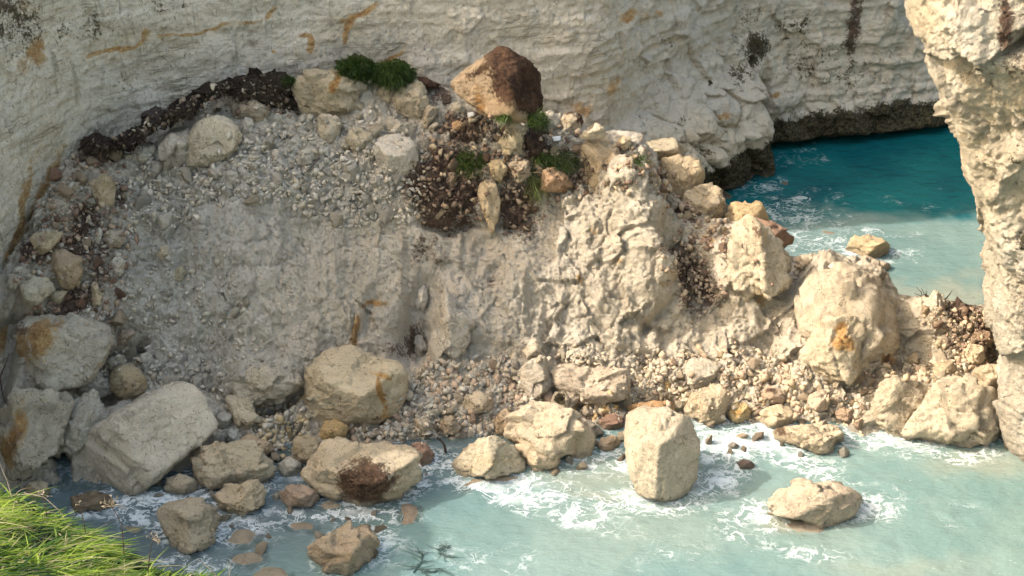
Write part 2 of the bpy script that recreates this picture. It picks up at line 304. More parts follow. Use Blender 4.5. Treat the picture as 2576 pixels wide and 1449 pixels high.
# ------------------------------------------------------------------ the fallen pile
KX = np.array([-140, 0, 60, 150, 330, 480, 600, 740, 870, 1000, 1100, 1200, 1360, 1450, 1560, 1640, 1700, 1770, 1840, 1900, 1960, 2000, 2060, 2170, 2235, 2290, 2340, 2400, 2500, 2620, 2800])
CRY = np.array([820, 700, 600, 405, 345, 245, 195, 205, 195, 200, 215, 240, 295, 320, 350, 420, 500, 560, 600, 620, 650, 668, 670, 672, 705, 760, 775, 785, 780, 800, 840])
CRD = np.array([43, 45, 46.5, 49, 51.3, 52.3, 53, 53.3, 53.3, 53.4, 53.4, 53.3, 53, 52.8, 52.2, 51.6, 51, 50.5, 50, 49.8, 49.3, 49.3, 49.2, 48.6, 48.4, 48.2, 48, 47.8, 47.5, 47, 46.5])
FOX = np.array([-140, 0, 150, 300, 420, 560, 700, 790, 880, 950, 1040, 1100, 1200, 1300, 1450, 1600, 1750, 1850, 1960, 2050, 2150, 2230, 2300, 2400, 2480, 2620, 2800])
FOY = np.array([1080, 1050, 1010, 940, 960, 985, 1000, 975, 910, 890, 900, 920, 915, 890, 905, 915, 895, 885, 900, 940, 965, 935, 905, 905, 890, 900, 920])
FOZ = np.array([1.2, 1.2, 1.2, 1.2, 1.0, .7, .6, .6, .8, 1.1, 1.1, .9, .9, 1, .9, .9, .95, .95, .9, .7, .6, .8, 1, 1, 1.1, 1, 1])
BAX = np.array([-140, 0, 300, 500, 700, 850, 1000, 1150, 1250, 1500, 1600, 1750, 1850, 2050, 2150, 2300, 2550, 2800])
BAY = np.array([1250, 1240, 1235, 1190, 1175, 1150, 1120, 1105, 1110, 1085, 1060, 1062, 1068, 1070, 1085, 1115, 1110, 1110])
NU, NV = 820, 330
px = np.linspace(-140, 2740, NU)
def I(a, b, k=25): return smooth1(np.interp(px, a, b), k)
cr = at_Y(px, I(KX, CRY, 15), I(KX, CRD)); fo = at_z(px, I(FOX, FOY), I(FOX, FOZ)); ba = at_z(px, I(BAX, BAY), -.12)
un = ba + np.array([0, -3.0, -1.6]); bk1 = cr + np.array([0, 1.6, -1.0]); bk2 = cr + np.array([.6, 4.6, -5.0]); bk3 = cr + np.array([1, 6.5, -9.0])
m1 = cr * .72 + fo * .28 + np.array([0, -.35, .45]); m2 = cr * .38 + fo * .62 + np.array([0, -.25, .15])
# the upper shelf under the crest is gentler, so the face below stands steeper
rows = np.stack([bk3, bk2, bk1, cr, m1, m2, fo, fo * .5 + ba * .5 + np.array([0, 0, .1]), ba, un], 0)
tk = np.array([0, .05, .1, .15, .33, .55, .75, .82, .92, 1.0]); tv = np.linspace(0, 1, NV)
P0 = np.stack([np.stack([np.interp(tv, tk, rows[:, i, k]) for i in range(NU)], 0) for k in range(3)], -1)   # NU,NV,3
for _ in range(2):
    Q = P0.copy(); Q[:, 4:-4] = (P0[:, :-8] + P0[:, 2:-6] + P0[:, 4:-4] + P0[:, 6:-2] + P0[:, 8:]) / 5; P0 = Q
Nn = grid_normals(P0)
if Nn[NU // 2, NV // 2, 1] > 0: Nn = -Nn
P = P0.reshape(-1, 3); N = Nn.reshape(-1, 3); X, Y = to_px(P)
# big forms pushed out of / into the face (cx, cy, rx, ry, degrees, metres)
FORMS = [(75, 800, 50, 22, -10, -2.2), (15, 1000, 30, 60, 0, -1.0), (12, 900, 26, 120, 0, -1.8), (40, 800, 20, 60, 0, -1.2), (135, 1120, 20, 80, -15, -1.3), (312, 888, 70, 15, -42, -1.1), (255, 1005, 50, 20, 0, -.8), (705, 1012, 90, 18, -15, -.9), (560, 1110, 60, 18, 0, -.7), (400, 318, 120, 15, -30, -1.1), (735, 1090, 30, 40, 0, -.5), (2500, 880, 30, 60, 0, -.6), (1590, 905, 40, 14, 0, -.3), (1140, 560, 90, 14, -8, -.5), (930, 800, 14, 90, 18, -.35), (1235, 690, 18, 50, 25, -.5), (1640, 810, 14, 70, 40, -.5), (610, 640, 130, 190, 10, 1.0), (820, 800, 200, 130, 0, .8), (500, 760, 120, 160, 25, -.35), (690, 940, 120, 50, 0, 1.0), (1060, 790, 55, 110, 12, -1.1), (1040, 860, 60, 60, 0, -.6), (1290, 760, 85, 130, 18, .55),
         (1180, 640, 70, 60, 0, -.45), (1150, 560, 110, 50, 0, -.5), (1580, 560, 60, 150, -18, 1.15), (1600, 450, 55, 70, 0, .6), (1640, 700, 60, 110, -10, .6), (1470, 700, 90, 140, 0, .35), (1400, 560, 60, 90, 10, -.4), (1740, 700, 45, 120, -28, -.7), (1850, 660, 80, 100, 20, .6),
         (1700, 840, 120, 60, 10, -.3), (1930, 840, 40, 90, 8, -.6), (2110, 800, 110, 150, 0, 1.0), (2290, 860, 45, 110, -20, -.5), (2400, 830, 80, 80, -25, .25), (2330, 800, 40, 40, 0, .3), (1990, 740, 25, 70, 8, -.55), (1300, 520, 60, 60, 0, -.4), (300, 640, 60, 200, 0, .15), (720, 560, 120, 90, 0, -.25), (350, 860, 60, 70, 0, -.4), (1010, 400, 90, 60, 0, .2), (1190, 880, 60, 30, 0, -.4)]
D = np.zeros(len(P), np.float32)
wx, wy = fbm(P, .5, 3, 11) * 40, fbm(P, .5, 3, 12) * 40
for cx, cy, rx, ry, a, m in FORMS:
    a = math.radians(a); dx, dy = X + wx - cx, Y + wy - cy
    u = (dx * math.cos(a) + dy * math.sin(a)) / rx; v = (-dx * math.sin(a) + dy * math.cos(a)) / ry
    D += m * np.exp(-np.clip(u * u + v * v, 0, 20) ** 1.4 * .9)
RUB = [(650, 400, 330, 90, 0, 1), (430, 540, 90, 120, 20, .8), (850, 480, 180, 70, 0, .7), (400, 820, 90, 120, 20, .45), (200, 600, 160, 220, 0, 1), (1200, 400, 260, 120, 0, 1), (1450, 430, 160, 80, 0, 1), (480, 700, 60, 60, 0, .35), (1110, 940, 200, 50, 0, 1), (1000, 1020, 420, 70, 0, 1), (1900, 940, 420, 55, 0, 1), (2050, 1000, 300, 60, 0, 1), (2450, 860, 90, 90, 0, .9), (1740, 690, 50, 110, -30, .9), (1520, 560, 60, 120, -20, .6), (1300, 560, 80, 60, 0, .6), (460, 960, 140, 60, 0, .9), (1380, 800, 60, 60, 0, .4)]
soil = marks(P, SOIL, 16, 3); rub = np.clip(marks(P, RUB, 30, 40) * 1.1, 0, 1)
land = sstep(-.1, .05, 1 - np.abs(tv - .5) * 0).repeat(NU).reshape(NV, NU).T.ravel() if False else 1.0
# downslope flutes + lumps + blocks
PS = P * np.array([1.0, .28, .28], np.float32)
D += .28 * fbm(P, .33, 4, 21) + .26 * fbm(PS, .9, 4, 22, ridge=True) * (1 - rub * .6) + .18 * fbm(P, 1.3, 5, 23, .55, ridge=True) - .05
f1, f2, cid = worley(P + fbm(P, 1.2, 2, 9)[:, None] * .25, 1.15, 31); edge = f2 - f1
D += (.34 * cid - .17 + .09 * sstep(0, .10, edge)) * (.4 + .45 * rub) * (.35 + .9 * sstep(-.25, .3, fbm(P, .35, 3, 33)))
f1, f2, c2 = worley(P, 3.1, 35); D += (rub * .9 + .12) * (.14 * np.clip(1 - f1 * f1 * 1.6, 0, 1) * (c2 > .35) + .06 * c2)
f1, f2, c3 = worley(P, 7.5, 38); D += (rub * .055 + .008) * np.clip(1 - f1 * f1 * 1.4, 0, 1)
D += .06 * fbm(P, 4.2, 4, 41, .6, ridge=True) * (.5 + .6 * rub) + soil * (.10 * fbm(P, 3.0, 4, 44, .6))
D += (.40 * facet(P + fbm(P, 1.5, 3, 90)[:, None] * .15, .9, 91) * (.3 + .7 * sstep(1300, 1500, X)) + .32 * facet(P, 2.6, 92) * (.5 + .7 * rub) + .36 * facet(P, 6.5, 93))
fade = np.clip((P[:, 2] + .5) / .8, 0, 1)
dirv = N * .75 + np.array([0, -.25, .18], np.float32)
P = P + dirv * (D * fade)[:, None]
PILE = P.reshape(NU, NV, 3)
V0 = P
at = dict(soil=soil, ochre=marks(V0, OCHRE, 10, 5), warm=marks(V0, WARM, 40, 6), grey=marks(V0, GREY, 40, 7) * (1 - .5 * marks(V0, WARM, 40, 6)))
pile_me = mesh('rubble_slope', P, gridF(NU, NV), at, True, M_PILE)
link('rubble_slope', pile_me, kind='structure')
g3 = PILE[::3, ::3]; BV = BVHTree.FromPolygons([Vector(v) for v in g3.reshape(-1, 3).tolist()], gridF(g3.shape[0], g3.shape[1]).tolist())
def hit(px_, py_):
    r = ray(px_, py_); r = r / np.linalg.norm(r)
    h, n, i, d = BV.ray_cast(Vector(CAM), Vector(r), 200)
    if h is None: return None
    return np.array(h), np.array(n) if n.dot(Vector(r)) < 0 else -np.array(n), d

# ------------------------------------------------------------------ back cliff (runs from the left foreground to the far cove)
CP = np.array([(-19.5, -6), (-19.2, 4), (-18.6, 14), (-18.2, 24), (-17.6, 33), (-17.2, 39), (-16.9, 43), (-16.5, 45.5), (-15.9, 47.8), (-14.9, 50), (-13.2, 51.8), (-11, 52.8), (-8, 53.6), (-4, 54.2), (0, 54.9), (3.5, 56), (6.0, 59.4), (8.7, 62.5), (11.2, 64.6), (15, 65.3), (20.2, 67.0), (27, 69.5), (36, 71), (50, 72), (80, 74)], float)
seg = np.r_[0, np.cumsum(np.linalg.norm(np.diff(CP, axis=0), axis=1))]
sv = np.r_[np.arange(0, 36, .6), np.arange(36, 103, .075), np.arange(103, seg[-1], 1.2)]
cx_ = smooth1(np.interp(sv, seg, CP[:, 0]), 21); cy_ = smooth1(np.interp(sv, seg, CP[:, 1]), 21)
cx_[-30:] = np.interp(sv[-30:], seg, CP[:, 0]); cy_[-30:] = np.interp(sv[-30:], seg, CP[:, 1])
zv = np.r_[np.arange(-2, 13, .07), np.arange(13, 18, .4), np.arange(18, 24.6, .8)]
ns, nz = len(sv), len(zv)
tx, ty = np.gradient(cx_), np.gradient(cy_); L = np.hypot(tx, ty); nx, ny = ty / L, -tx / L        # normal to the open side
G = np.zeros((ns, nz, 3)); Z = zv[None, :] * np.ones((ns, 1))
top = np.interp(cy_, [-6, 20, 33, 38, 41, 45, 48.5, 51, 52.6, 54.5, 60, 80], [13.3, 13.2, 13.3, 14.3, 16.3, 19.3, 22.0, 21.0, 17.0, 14.2, 16, 18])
top = top + 1.0 * vnoise(np.stack([cx_ * .45, cy_ * .45, cy_ * 0], 1), 77) + .5 * vnoise(np.stack([cx_ * 1.3, cy_ * 1.3, cy_ * 0], 1), 78)
Zs = np.where(Z > 13, 13 + (Z - 13) * ((top - 13) / 11.2)[:, None], Z)
lean = .10 * np.clip(Zs, 0, 30)                                              # upper face sets back
ledge = 1.5 * sstep(4.6, 3.0, Zs) * (sstep(1.5, 4.5, cx_) * sstep(11.0, 9.8, cx_))[:, None] + .3 * sstep(2.3, 1.0, Zs) * sstep(10, 12, cx_)[:, None]
ledge += .4 * sstep(2.6, 2.0, Zs) * (sstep(3, 5, cx_) * sstep(11.5, 9.5, cx_))[:, None] - 1.2 * sstep(.5, -.1, Zs) * sstep(9.5, 11.5, cx_)[:, None]
off = ledge - lean
G[..., 0] = cx_[:, None] + nx[:, None] * off; G[..., 1] = cy_[:, None] + ny[:, None] * off; G[..., 2] = Zs
Pc = G.reshape(-1, 3); nrm = np.stack([nx, ny, nx * 0], 1)[:, None, :].repeat(nz, 1).reshape(-1, 3)
strata = fbm(Pc * np.array([.12, .12, 1.0], np.float32), 1.1, 4, 61, .6)
Dc = .45 * fbm(Pc, .16, 3, 62) + .20 * strata + .13 * fbm(Pc, .7, 4, 63, .55, ridge=True) + .06 * fbm(Pc * np.array([1, 1, .6], np.float32), 2.6, 4, 64, .6, ridge=True)
f1, f2, cc = worley(Pc * np.array([1, 1, 1.6], np.float32) + fbm(Pc, 1.0, 2, 8)[:, None] * .35, .75, 66); Dc += .13 * cc * sstep(-.2, .3, fbm(Pc, .3, 2, 67))
f1, f2, cc = worley(Pc, 2.4, 68); rough = sstep(1.0, 7.0, Pc[:, 0]); Dc += (.02 + .07 * rough) * (1 - f1)
def layer(h, seed): k = np.floor(h); r = lambda q: _r(q.astype(np.int32), q.astype(np.int32) * 0, q.astype(np.int32) * 0, seed); f = h - k; return r(k) * (1 - sstep(.86, 1, f)) + r(k + 1) * sstep(.86, 1, f)
hz = Pc[:, 2] + .035 * Pc[:, 0] + .25 * fbm(Pc, .25, 3, 59) + .06 * fbm(Pc, 1.5, 3, 58)
flat_ = 1 - .45 * sstep(6, 0, Pc[:, 0])
brok = sstep(-.35, .25, fbm(Pc * np.array([1, 1, 2.], np.float32), .35, 4, 57))
Dc += brok * (.20 * layer(hz * 1.0, 54) + .09 * layer(hz * 3.1, 55)) - .1
Dc *= flat_; Dc += .26 * facet(Pc + fbm(Pc, 1.2, 3, 53)[:, None] * .2, .8, 52, (1, 1, .8)) * (.35 + .65 * rough) + .10 * facet(Pc, 2.2, 51, (1, 1, 1.6)) * (.6 + .4 * rough) + .26 * facet(Pc, 5.5, 50, (1, 1, 1.2))
low = sstep(4.8, 3.2, Pc[:, 2]) * sstep(1, 4, Pc[:, 0]) * (1 - .7 * sstep(10.5, 12, Pc[:, 0])); f1, f2, cc = worley(Pc, .55, 69); Dc += low * (.7 * cc + .25 * sstep(0, .15, f2 - f1) - .3)
Pc = Pc + nrm * Dc[:, None] + np.array([0, 0, 1.0]) * (low * .15 * fbm(Pc, 1.5, 3, 70))[:, None]
at = dict(soil=marks(Pc, C_SOIL, 12, 71), ochre=marks(Pc, C_OCHRE, 10, 72), warm=marks(Pc, C_WARM, 40, 73), algae=np.clip(np.maximum(marks(Pc, C_ALG, 16, 74), 1.25 * sstep(1.75, .75, Pc[:, 2] + .5 * fbm(Pc, .9, 3, 75)) * sstep(5.5, 8, Pc[:, 0])), 0, 1.25),
          grey=np.clip(.55 * sstep(2, 9, Pc[:, 0]) + .35 * sstep(-12, -8, Pc[:, 0]), 0, 1) * (1 - .6 * marks(Pc, C_WARM, 40, 73)))
Gc = Pc.reshape(ns, nz, 3)
cap = Gc[:, -1:, :] + np.stack([-nx, -ny, nx * 0], 1)[:, None, :] * np.array([3, 9.])[None, :, None] + np.array([0, 0, 1.]) * np.array([.3, .5])[None, :, None]
capd = Gc[:, -1:, :] + np.stack([-nx, -ny, nx * 0], 1)[:, None, :] * 10 - np.array([0, 0, 26.])
Gc = np.concatenate([Gc, cap, capd], 1)
for k in at: at[k] = np.concatenate([at[k].reshape(ns, nz), np.zeros((ns, 3))], 1).ravel()
link('cliff', mesh('cliff', Gc.reshape(-1, 3), gridF(ns, nz + 3), at, True, M_CLIFF), kind='structure')

# ------------------------------------------------------------------ right-hand cliff spur, near
SX = np.array([2290, 2303, 2330, 2334, 2358, 2385, 2392, 2425, 2462, 2478, 2497, 2500, 2508, 2530, 2524, 2545, 2576, 2600])
SY = np.array([-60, 0, 88, 170, 228, 300, 360, 455, 520, 600, 660, 770, 860, 930, 1010, 1110, 1185, 1260])
edge_w = at_Y(SX, SY, 42.0)
zr = np.r_[np.arange(-1.5, 16.5, .055), np.arange(16.5, 19, .5)]
o = np.argsort(edge_w[:, 2]); exs = smooth1(np.interp(zr, edge_w[o, 2], edge_w[o, 0]), 9)
exs = np.where(zr > edge_w[:, 2].max(), exs[np.searchsorted(zr, edge_w[:, 2].max()) - 3], exs)
# plan of the spur: far side, prow, near side
PL = np.array([(14, 14), (9, 11.5), (4.5, 9), (1.8, 5.5), (.7, 2.6), (.15, 1.0), (0, 0), (.2, -.7), (.8, -1.5), (1.9, -2.7), (3.4, -4.2), (5.6, -6.2), (9, -9.5), (14, -16)], float)
sg = np.r_[0, np.cumsum(np.linalg.norm(np.diff(PL, axis=0), axis=1))]; i0 = sg[6]
sr = np.r_[np.arange(0, i0 - 4, .35), np.arange(i0 - 4, i0 + 6.5, .05), np.arange(i0 + 6.5, sg[-1], .4)]
rx_, ry_ = smooth1(np.interp(sr, sg, PL[:, 0]), 9), smooth1(np.interp(sr, sg, PL[:, 1]), 9)
k0 = np.argmin(rx_[(np.abs(sr - i0) < 2)]); rx_ -= rx_.min()
G = np.zeros((len(sr), len(zr), 3)); G[..., 0] = exs[None] + rx_[:, None]; G[..., 1] = 42 + ry_[:, None] - .12 * (zr[None] - 5) * 0; G[..., 2] = zr[None]
G[..., 1] += sstep(0, 3, rx_)[:, None] * (-.06) * zr[None] * 0
Nr = grid_normals(G)
if Nr[len(sr) // 2, 100, 0] > 0: Nr = -Nr
Pr = G.reshape(-1, 3); Nr = Nr.reshape(-1, 3)
amp = sstep(0, .9, np.abs(Pr[:, 0] - np.tile(exs, len(sr)))) * .55 + .45
Dr = .55 * fbm(Pr, .3, 3, 81) + .26 * fbm(Pr * np.array([1, 1, .8], np.float32), .6, 6, 82, .6, ridge=True) + .08 * fbm(Pr, 4, 4, 83, .6, ridge=True) + .22 * fbm(Pr, 1.1, 5, 85, .6) - .12
f1, f2, cc = worley(Pr + fbm(Pr, .8, 2, 9)[:, None] * .4, .5, 84); Dr += .3 * cc - .15 + .34 * facet(Pr + fbm(Pr, 1.1, 3, 87)[:, None] * .3, .4, 96) + .2 * facet(Pr, 1.6, 97) + .32 * facet(Pr, 5, 98)
f1, f2, cc = worley(Pr + fbm(Pr, 2, 3, 19)[:, None] * .3, 2.3, 86); Dr += .10 * cc * sstep(-.1, .3, fbm(Pr, .4, 2, 88))
Pr = Pr + Nr * (Dr * amp)[:, None]
at = dict(soil=marks(Pr, R_SOIL, 12, 91), ochre=marks(Pr, R_OCHRE, 16, 92), warm=marks(Pr, R_WARM, 30, 93), grey=marks(Pr, R_GREY, 20, 94), algae=marks(Pr, R_ALG, 14, 95))
Gr = Pr.reshape(len(sr), len(zr), 3); tp = Gr[:, -1:].copy(); tp[..., 0] = 34; tp[..., 1] = 44
Gr = np.concatenate([Gr, tp], 1)
for k in at: at[k] = np.concatenate([at[k].reshape(len(sr), len(zr)), np.zeros((len(sr), 1))], 1).ravel()
link('near_cliff', mesh('near_cliff', Gr.reshape(-1, 3), gridF(len(sr), len(zr) + 1), at, True, M_RIGHT), kind='structure')
# ------------------------------------------------------------------ boulders
def hull2(p):
    p = sorted(set(map(tuple, p)))
    def half(pts):
        h = []
        for q in pts:
            while len(h) > 1 and (h[-1][0] - h[-2][0]) * (q[1] - h[-2][1]) - (h[-1][1] - h[-2][1]) * (q[0] - h[-2][0]) <= 0: h.pop()
            h.append(q)
        return h[:-1]
    return half(p) + half(p[::-1])
NAMED = []
SPL = []          # boulder vertices, for the water's depth and foam
BOULD = []        # (BVH) nothing is placed inside a boulder
def boulder(name, label, poly, mode='p', tint=(1, 1, 1), cat='boulder', sub=4, fac=None, st=None, group=None, push=.3, zf=.85, rough=1.0, sharp=60, seed=None, Yoff=0.0, nrand=3, shag=0.0, fm=1.0):
    seed = seed if seed is not None else int(sum(p[0] * 7 + p[1] * 13 for p in poly)) % 9973
    rg = np.random.default_rng(seed)
    hp = np.array(hull2(poly), float); cxp, cyp = hp.mean(0) * .4 + (hp.min(0) + hp.max(0)) * .3
    w = np.ptp(hp[:, 0]); h = np.ptp(hp[:, 1]); ymax = hp[:, 1].max()
    rc = ray(cxp, cyp)
    def size(t): return w * t / FPX / 2, h * t / FPX / 2
    if mode == 'p':
        k = hit(cxp, cyp); t = 55.0 if k is None else k[2] / np.linalg.norm(rc); a, b = size(t); t -= push * min(a, b)
    elif mode == 'w':
        B = at_z(cxp, ymax - .12 * h, 0.0); t0 = B[1] / rc[1]; a, b = size(t0); t = (B[1] + .42 * min(a, b * 1.2)) / rc[1]
    elif mode == 's':
        t0 = (0 - 30) / rc[2]; a, b = size(t0); zt = .5; t = (-zt - 30) / rc[2]
    else: t = mode / rc[1]
    t += Yoff; a, b = size(t); r0 = math.sqrt(a * b); C = CAM + rc * t
    if mode == 's': C = at_z(cxp, cyp, 0.0) - np.array([0, 0, .5])
    toC = CAM - C; toC /= np.linalg.norm(toC); upc = np.cross(toC, RT); upc /= np.linalg.norm(upc)
    if upc[2] < 0: upc = -upc
    dep = zf * min(r0 * 1.1, max(a, b))
    def sup(n): n = np.asarray(n, float); n = n / np.linalg.norm(n); return n, math.sqrt((a * n[0]) ** 2 + (b * (n @ upc)) ** 2 + (dep * (n @ toC)) ** 2)
    pl = []
    m = len(hp)
    rim = []
    for i in range(m):
        r1, r2 = ray(*hp[i]), ray(*hp[(i + 1) % m]); n = np.cross(r1, r2); n /= np.linalg.norm(n)
        dd = (C - CAM) @ n
        if dd > 0: n, dd = -n, -dd
        if -dd < .02 * r0: continue
        if mode == 's':      # a shallow dome whose rim lies under the surface
            e1, e2 = at_z(*hp[i], -.05), at_z(*hp[(i + 1) % m], -.05); tt_ = e2 - e1; nh = np.array([tt_[1], -tt_[0], 0]); nh /= np.linalg.norm(nh)
            if nh @ ((e1 + e2) / 2 - C) < 0: nh = -nh
            ns_ = nh * .48 + np.array([0, 0, .88]); ns_ /= np.linalg.norm(ns_); rim.append((ns_, max(.05, (e1 - C) @ ns_))); ns_ = nh * .95 + np.array([0, 0, .3]); ns_ /= np.linalg.norm(ns_); rim.append((ns_, ((e1 - C) @ ns_) * 1.06)); continue
        pl.append((n, -dd * 1.015))
        if rg.random() < .45: nb = n + toC * rg.uniform(.35, .8); nb, s_ = sup(nb); pl.append((nb, max(s_ * rg.uniform(.84, 1.0), -dd * .7)))
        if rg.random() < .5: nb = n - toC * rg.uniform(.4, .9); nb, s_ = sup(nb); pl.append((nb, s_ * rg.uniform(.9, 1.02)))
    if fac is None:
        fac = [((rg.uniform(-.4, .4), -.25, 1), rg.uniform(.62, .8)), ((-.75, -.6, .15 + rg.uniform(-.3, .4)), rg.uniform(.6, .8)), ((.7, -.65, .1 + rg.uniform(-.4, .4)), rg.uniform(.62, .85)), ((rg.uniform(-.4, .4), -1, -.25), rg.uniform(.72, .9))]
    for n, k in fac: n, s_ = sup(n); pl.append((n, s_ * k))
    for _ in range(nrand if mode != 's' else 0):
        n = toC * rg.uniform(-.2, 1) + rg.normal(size=3) * .7; n, s_ = sup(n); pl.append((n, s_ * rg.uniform(.84, 1.0)))
    if mode == 's': pl = rim; pl.append((np.array([0, 0, 1.]), .5 + .30 * min(1, b))); pl += [(np.array(v, float), 1.2 * max(a, b)) for v in ((1, 0, 0), (-1, 0, 0), (0, 1, 0), (0, -1, 0))] + [(np.array([0, 0, -1.]), .5)]
    n, s_ = sup(-toC); pl.append((n, s_ * .9 if mode != 's' else 9.0))
    n, s_ = sup((0, 0, -1)); pl.append((n, s_ * 1.0 if mode != 's' else .6))
    d, F = ico(sub)
    R = np.array(_rot(rg)); d = d @ R.T
    # stretch the sampling directions so long boulders are sampled evenly
    d = RT[None] * (d[:, 0:1] * a) + upc[None] * (d[:, 1:2] * b) + toC[None] * (d[:, 2:3] * dep); d = d / np.linalg.norm(d, axis=1, keepdims=True)
    An = np.array([q[0] for q in pl]); H = np.array([q[1] for q in pl])
    q = np.clip((d @ An.T) / H[None], 0, None); mx = q.max(1); rr = 1 / (mx * ((q / mx[:, None]) ** sharp).sum(1) ** (1 / sharp))
    V = d * rr[:, None]; W_ = V + C
    amp = rough * r0
    nz1 = fbm(W_ / r0, 1.1, 4, seed % 97, .5); nz2 = fbm(W_, 2.2, 4, 3, .6, ridge=True)
    disp = .02 * amp * nz1 + .025 * rough * min(r0, 1.3) * nz2
    wp_ = W_ + fbm(W_ / r0, 1.5, 3, 44)[:, None] * .12 * r0; q0 = min(r0, 1.5); disp += fm * (.30 * facet(wp_, 1.15 / q0, seed % 89) + .21 * facet(wp_, 3.6 / q0, seed % 83)) * (.6 + .4 * rough)
    if sub >= 4: disp += .36 * facet(W_, 9.0 / q0, seed % 79)
    # broken corners: slabs spalled off along random planes
    for _ in range(5):
        n, s_ = sup(rg.normal(size=3)); e = (V @ n) - s_ * rg.uniform(.72, .9); cut = np.clip(e, 0, .11 * r0 * rough); disp -= cut * sstep(-.1, .2, fbm(W_ / r0, 1.3, 2, 71))
    if sub >= 4:
        f1, f2, c_ = worley(W_ + fbm(W_, 1.5, 2, 7)[:, None] * .2, 1.7 / max(.35, min(r0, 1.4)), seed % 50); disp += .04 * min(r0, 1.3) * rough * (c_ - .5) + .03 * min(r0, 1.2) * rough * (sstep(0, .1, f2 - f1) - 1) * sstep(0, .25, nz1)
        disp += .03 * rough * fbm(W_, 6, 4, 5, .65)
    if shag: disp += shag * (fbm(W_, 2.6, 3, 14, .6, ridge=True) + .6 * fbm(W_, 9, 2, 15))
    if mode == 's': disp *= .35
    V = V + d * disp[:, None]; W_ = V + C
    org = C - np.array([0, 0, r0 * .7])
    at = {}
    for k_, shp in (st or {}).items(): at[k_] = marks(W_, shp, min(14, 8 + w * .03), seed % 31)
    me = mesh(name, W_ - org, F, at, True, M_ROCK)
    if mode in ('w', 's'): SPL.append(W_)
    o_ = link(name, me, label, cat, group, loc=org, tint=tint)
    BOULD.append((W_[::1], F)); NAMED.append((label, cxp, cyp, w, h))
    return o_
def _rot(rg):
    q = rg.normal(size=4); q /= np.linalg.norm(q); a, b, c, d = q
    return [[a*a+b*b-c*c-d*d, 2*(b*c-a*d), 2*(b*d+a*c)], [2*(b*c+a*d), a*a-b*b+c*c-d*d, 2*(c*d-a*b)], [2*(b*d-a*c), 2*(c*d+a*b), a*a-b*b-c*c+d*d]]
GR = (.96, .98, .99); WH = (1.2, 1.2, 1.2); WM = (1.05, .97, .82); YL = (1.08, 1.0, .86); BR = (.80, .66, .55); RD = (.62, .42, .36); DK = (.22, .16, .14); CR = (1.1, 1.05, .95)
B = boulder
# -- crest, from the left
B('boulder', 'broad cream slab boulder leaning on the left crest under the black turf', [(470, 340), (493, 310), (547, 290), (573, 300), (600, 317), (610, 353), (593, 380), (547, 415), (467, 420)], tint=(1.18, 1.14, 1.04), sub=5, fm=.5, nrand=0, sharp=80, fac=[((.1, -.8, .55), .62), ((-.6, -.3, .7), .85), ((.9, -.4, .2), .85)])
B('boulder', 'cracked grey-white block wedged against the left side of the broad cream slab', [(413, 353), (440, 333), (483, 323), (487, 360), (470, 425), (410, 423), (397, 400)], tint=WH, rough=1.7)
B('boulder', 'small white angular block at the lower end of the black crevice', [(325, 387), (353, 363), (390, 367), (393, 383), (360, 413), (333, 407)], tint=WH)
B('boulder', 'grey angular block above the broad cream slab, below the turf overhang', [(447, 267), (473, 257), (507, 240), (533, 267), (547, 287), (500, 307), (443, 317), (410, 312)], tint=GR)
B('boulder', 'grey-brown lumpy block directly beneath the black turf overhang', [(580, 253), (617, 240), (633, 247), (643, 267), (687, 280), (667, 300), (620, 307), (593, 297)], tint=(.9, .85, .78), rough=1.6)
B('boulder', 'small upright grey stone beside the right end of the broad cream slab', [(613, 297), (637, 297), (640, 313), (627, 345), (607, 340)], tint=GR, cat='stone')
B('boulder', 'large block with an orange-stained top edge right of the black turf', [(740, 225), (755, 195), (800, 180), (850, 175), (885, 190), (902, 240), (900, 285), (860, 305), (780, 290), (750, 265)], tint=(1, .93, .78), sub=5, fac=[((-.25, -.85, .1), .7), ((.55, -.5, .5), .82), ((0, 0, 1), .85)], st=dict(ochre=[(845, 205, 14, 40, 15, .9), (800, 250, 60, 8, 40, .4)]))
B('boulder', 'grey slab leaning on the right flank of the orange-topped block', [(858, 182), (890, 182), (925, 215), (930, 250), (905, 252), (885, 215)], tint=(1, .97, .92))
B('boulder', 'pale block with a bright top sitting alone on the upper scree', [(800, 300), (810, 287), (835, 285), (852, 300), (857, 327), (847, 353), (813, 363), (797, 343)], tint=CR)
B('boulder', 'cream cube-like boulder on the crest with a sunlit upper edge', [(982, 263), (1005, 220), (1039, 200), (1065, 213), (1082, 253), (1075, 283), (1055, 308), (1032, 303), (992, 283)], tint=YL, sub=5, fac=[((-.3, -.6, .9), .72), ((-.1, -1, -.1), .72), ((.8, -.4, .3), .8)], st=dict(soil=[(1035, 250, 14, 8, 10, .55)]))
B('boulder', 'small round stone touching the grass turf on the crest', [(930, 207), (945, 198), (965, 207), (962, 223), (939, 228)], tint=(1, .95, .88), cat='stone')
B('boulder', 'brownish rough block just left of the cream crest cube', [(955, 213), (992, 205), (1002, 227), (989, 250), (969, 267), (939, 240)], tint=(.95, .86, .74))
B('boulder', 'flat grey wedge under the foot of the cream crest cube', [(982, 293), (1005, 300), (1045, 317), (1040, 343), (1015, 347), (959, 333)], tint=(.95, .93, .88))
B('boulder', 'narrow slab standing behind the right foot of the cream crest cube', [(1082, 262), (1100, 262), (1098, 285), (1070, 320), (1052, 318)], tint=(.9, .82, .72))
B('boulder', 'pointed oval boulder left of the big round white boulder', [(867, 360), (882, 327), (909, 317), (935, 347), (939, 367), (915, 387), (892, 390)], tint=(1.02, .96, .82))
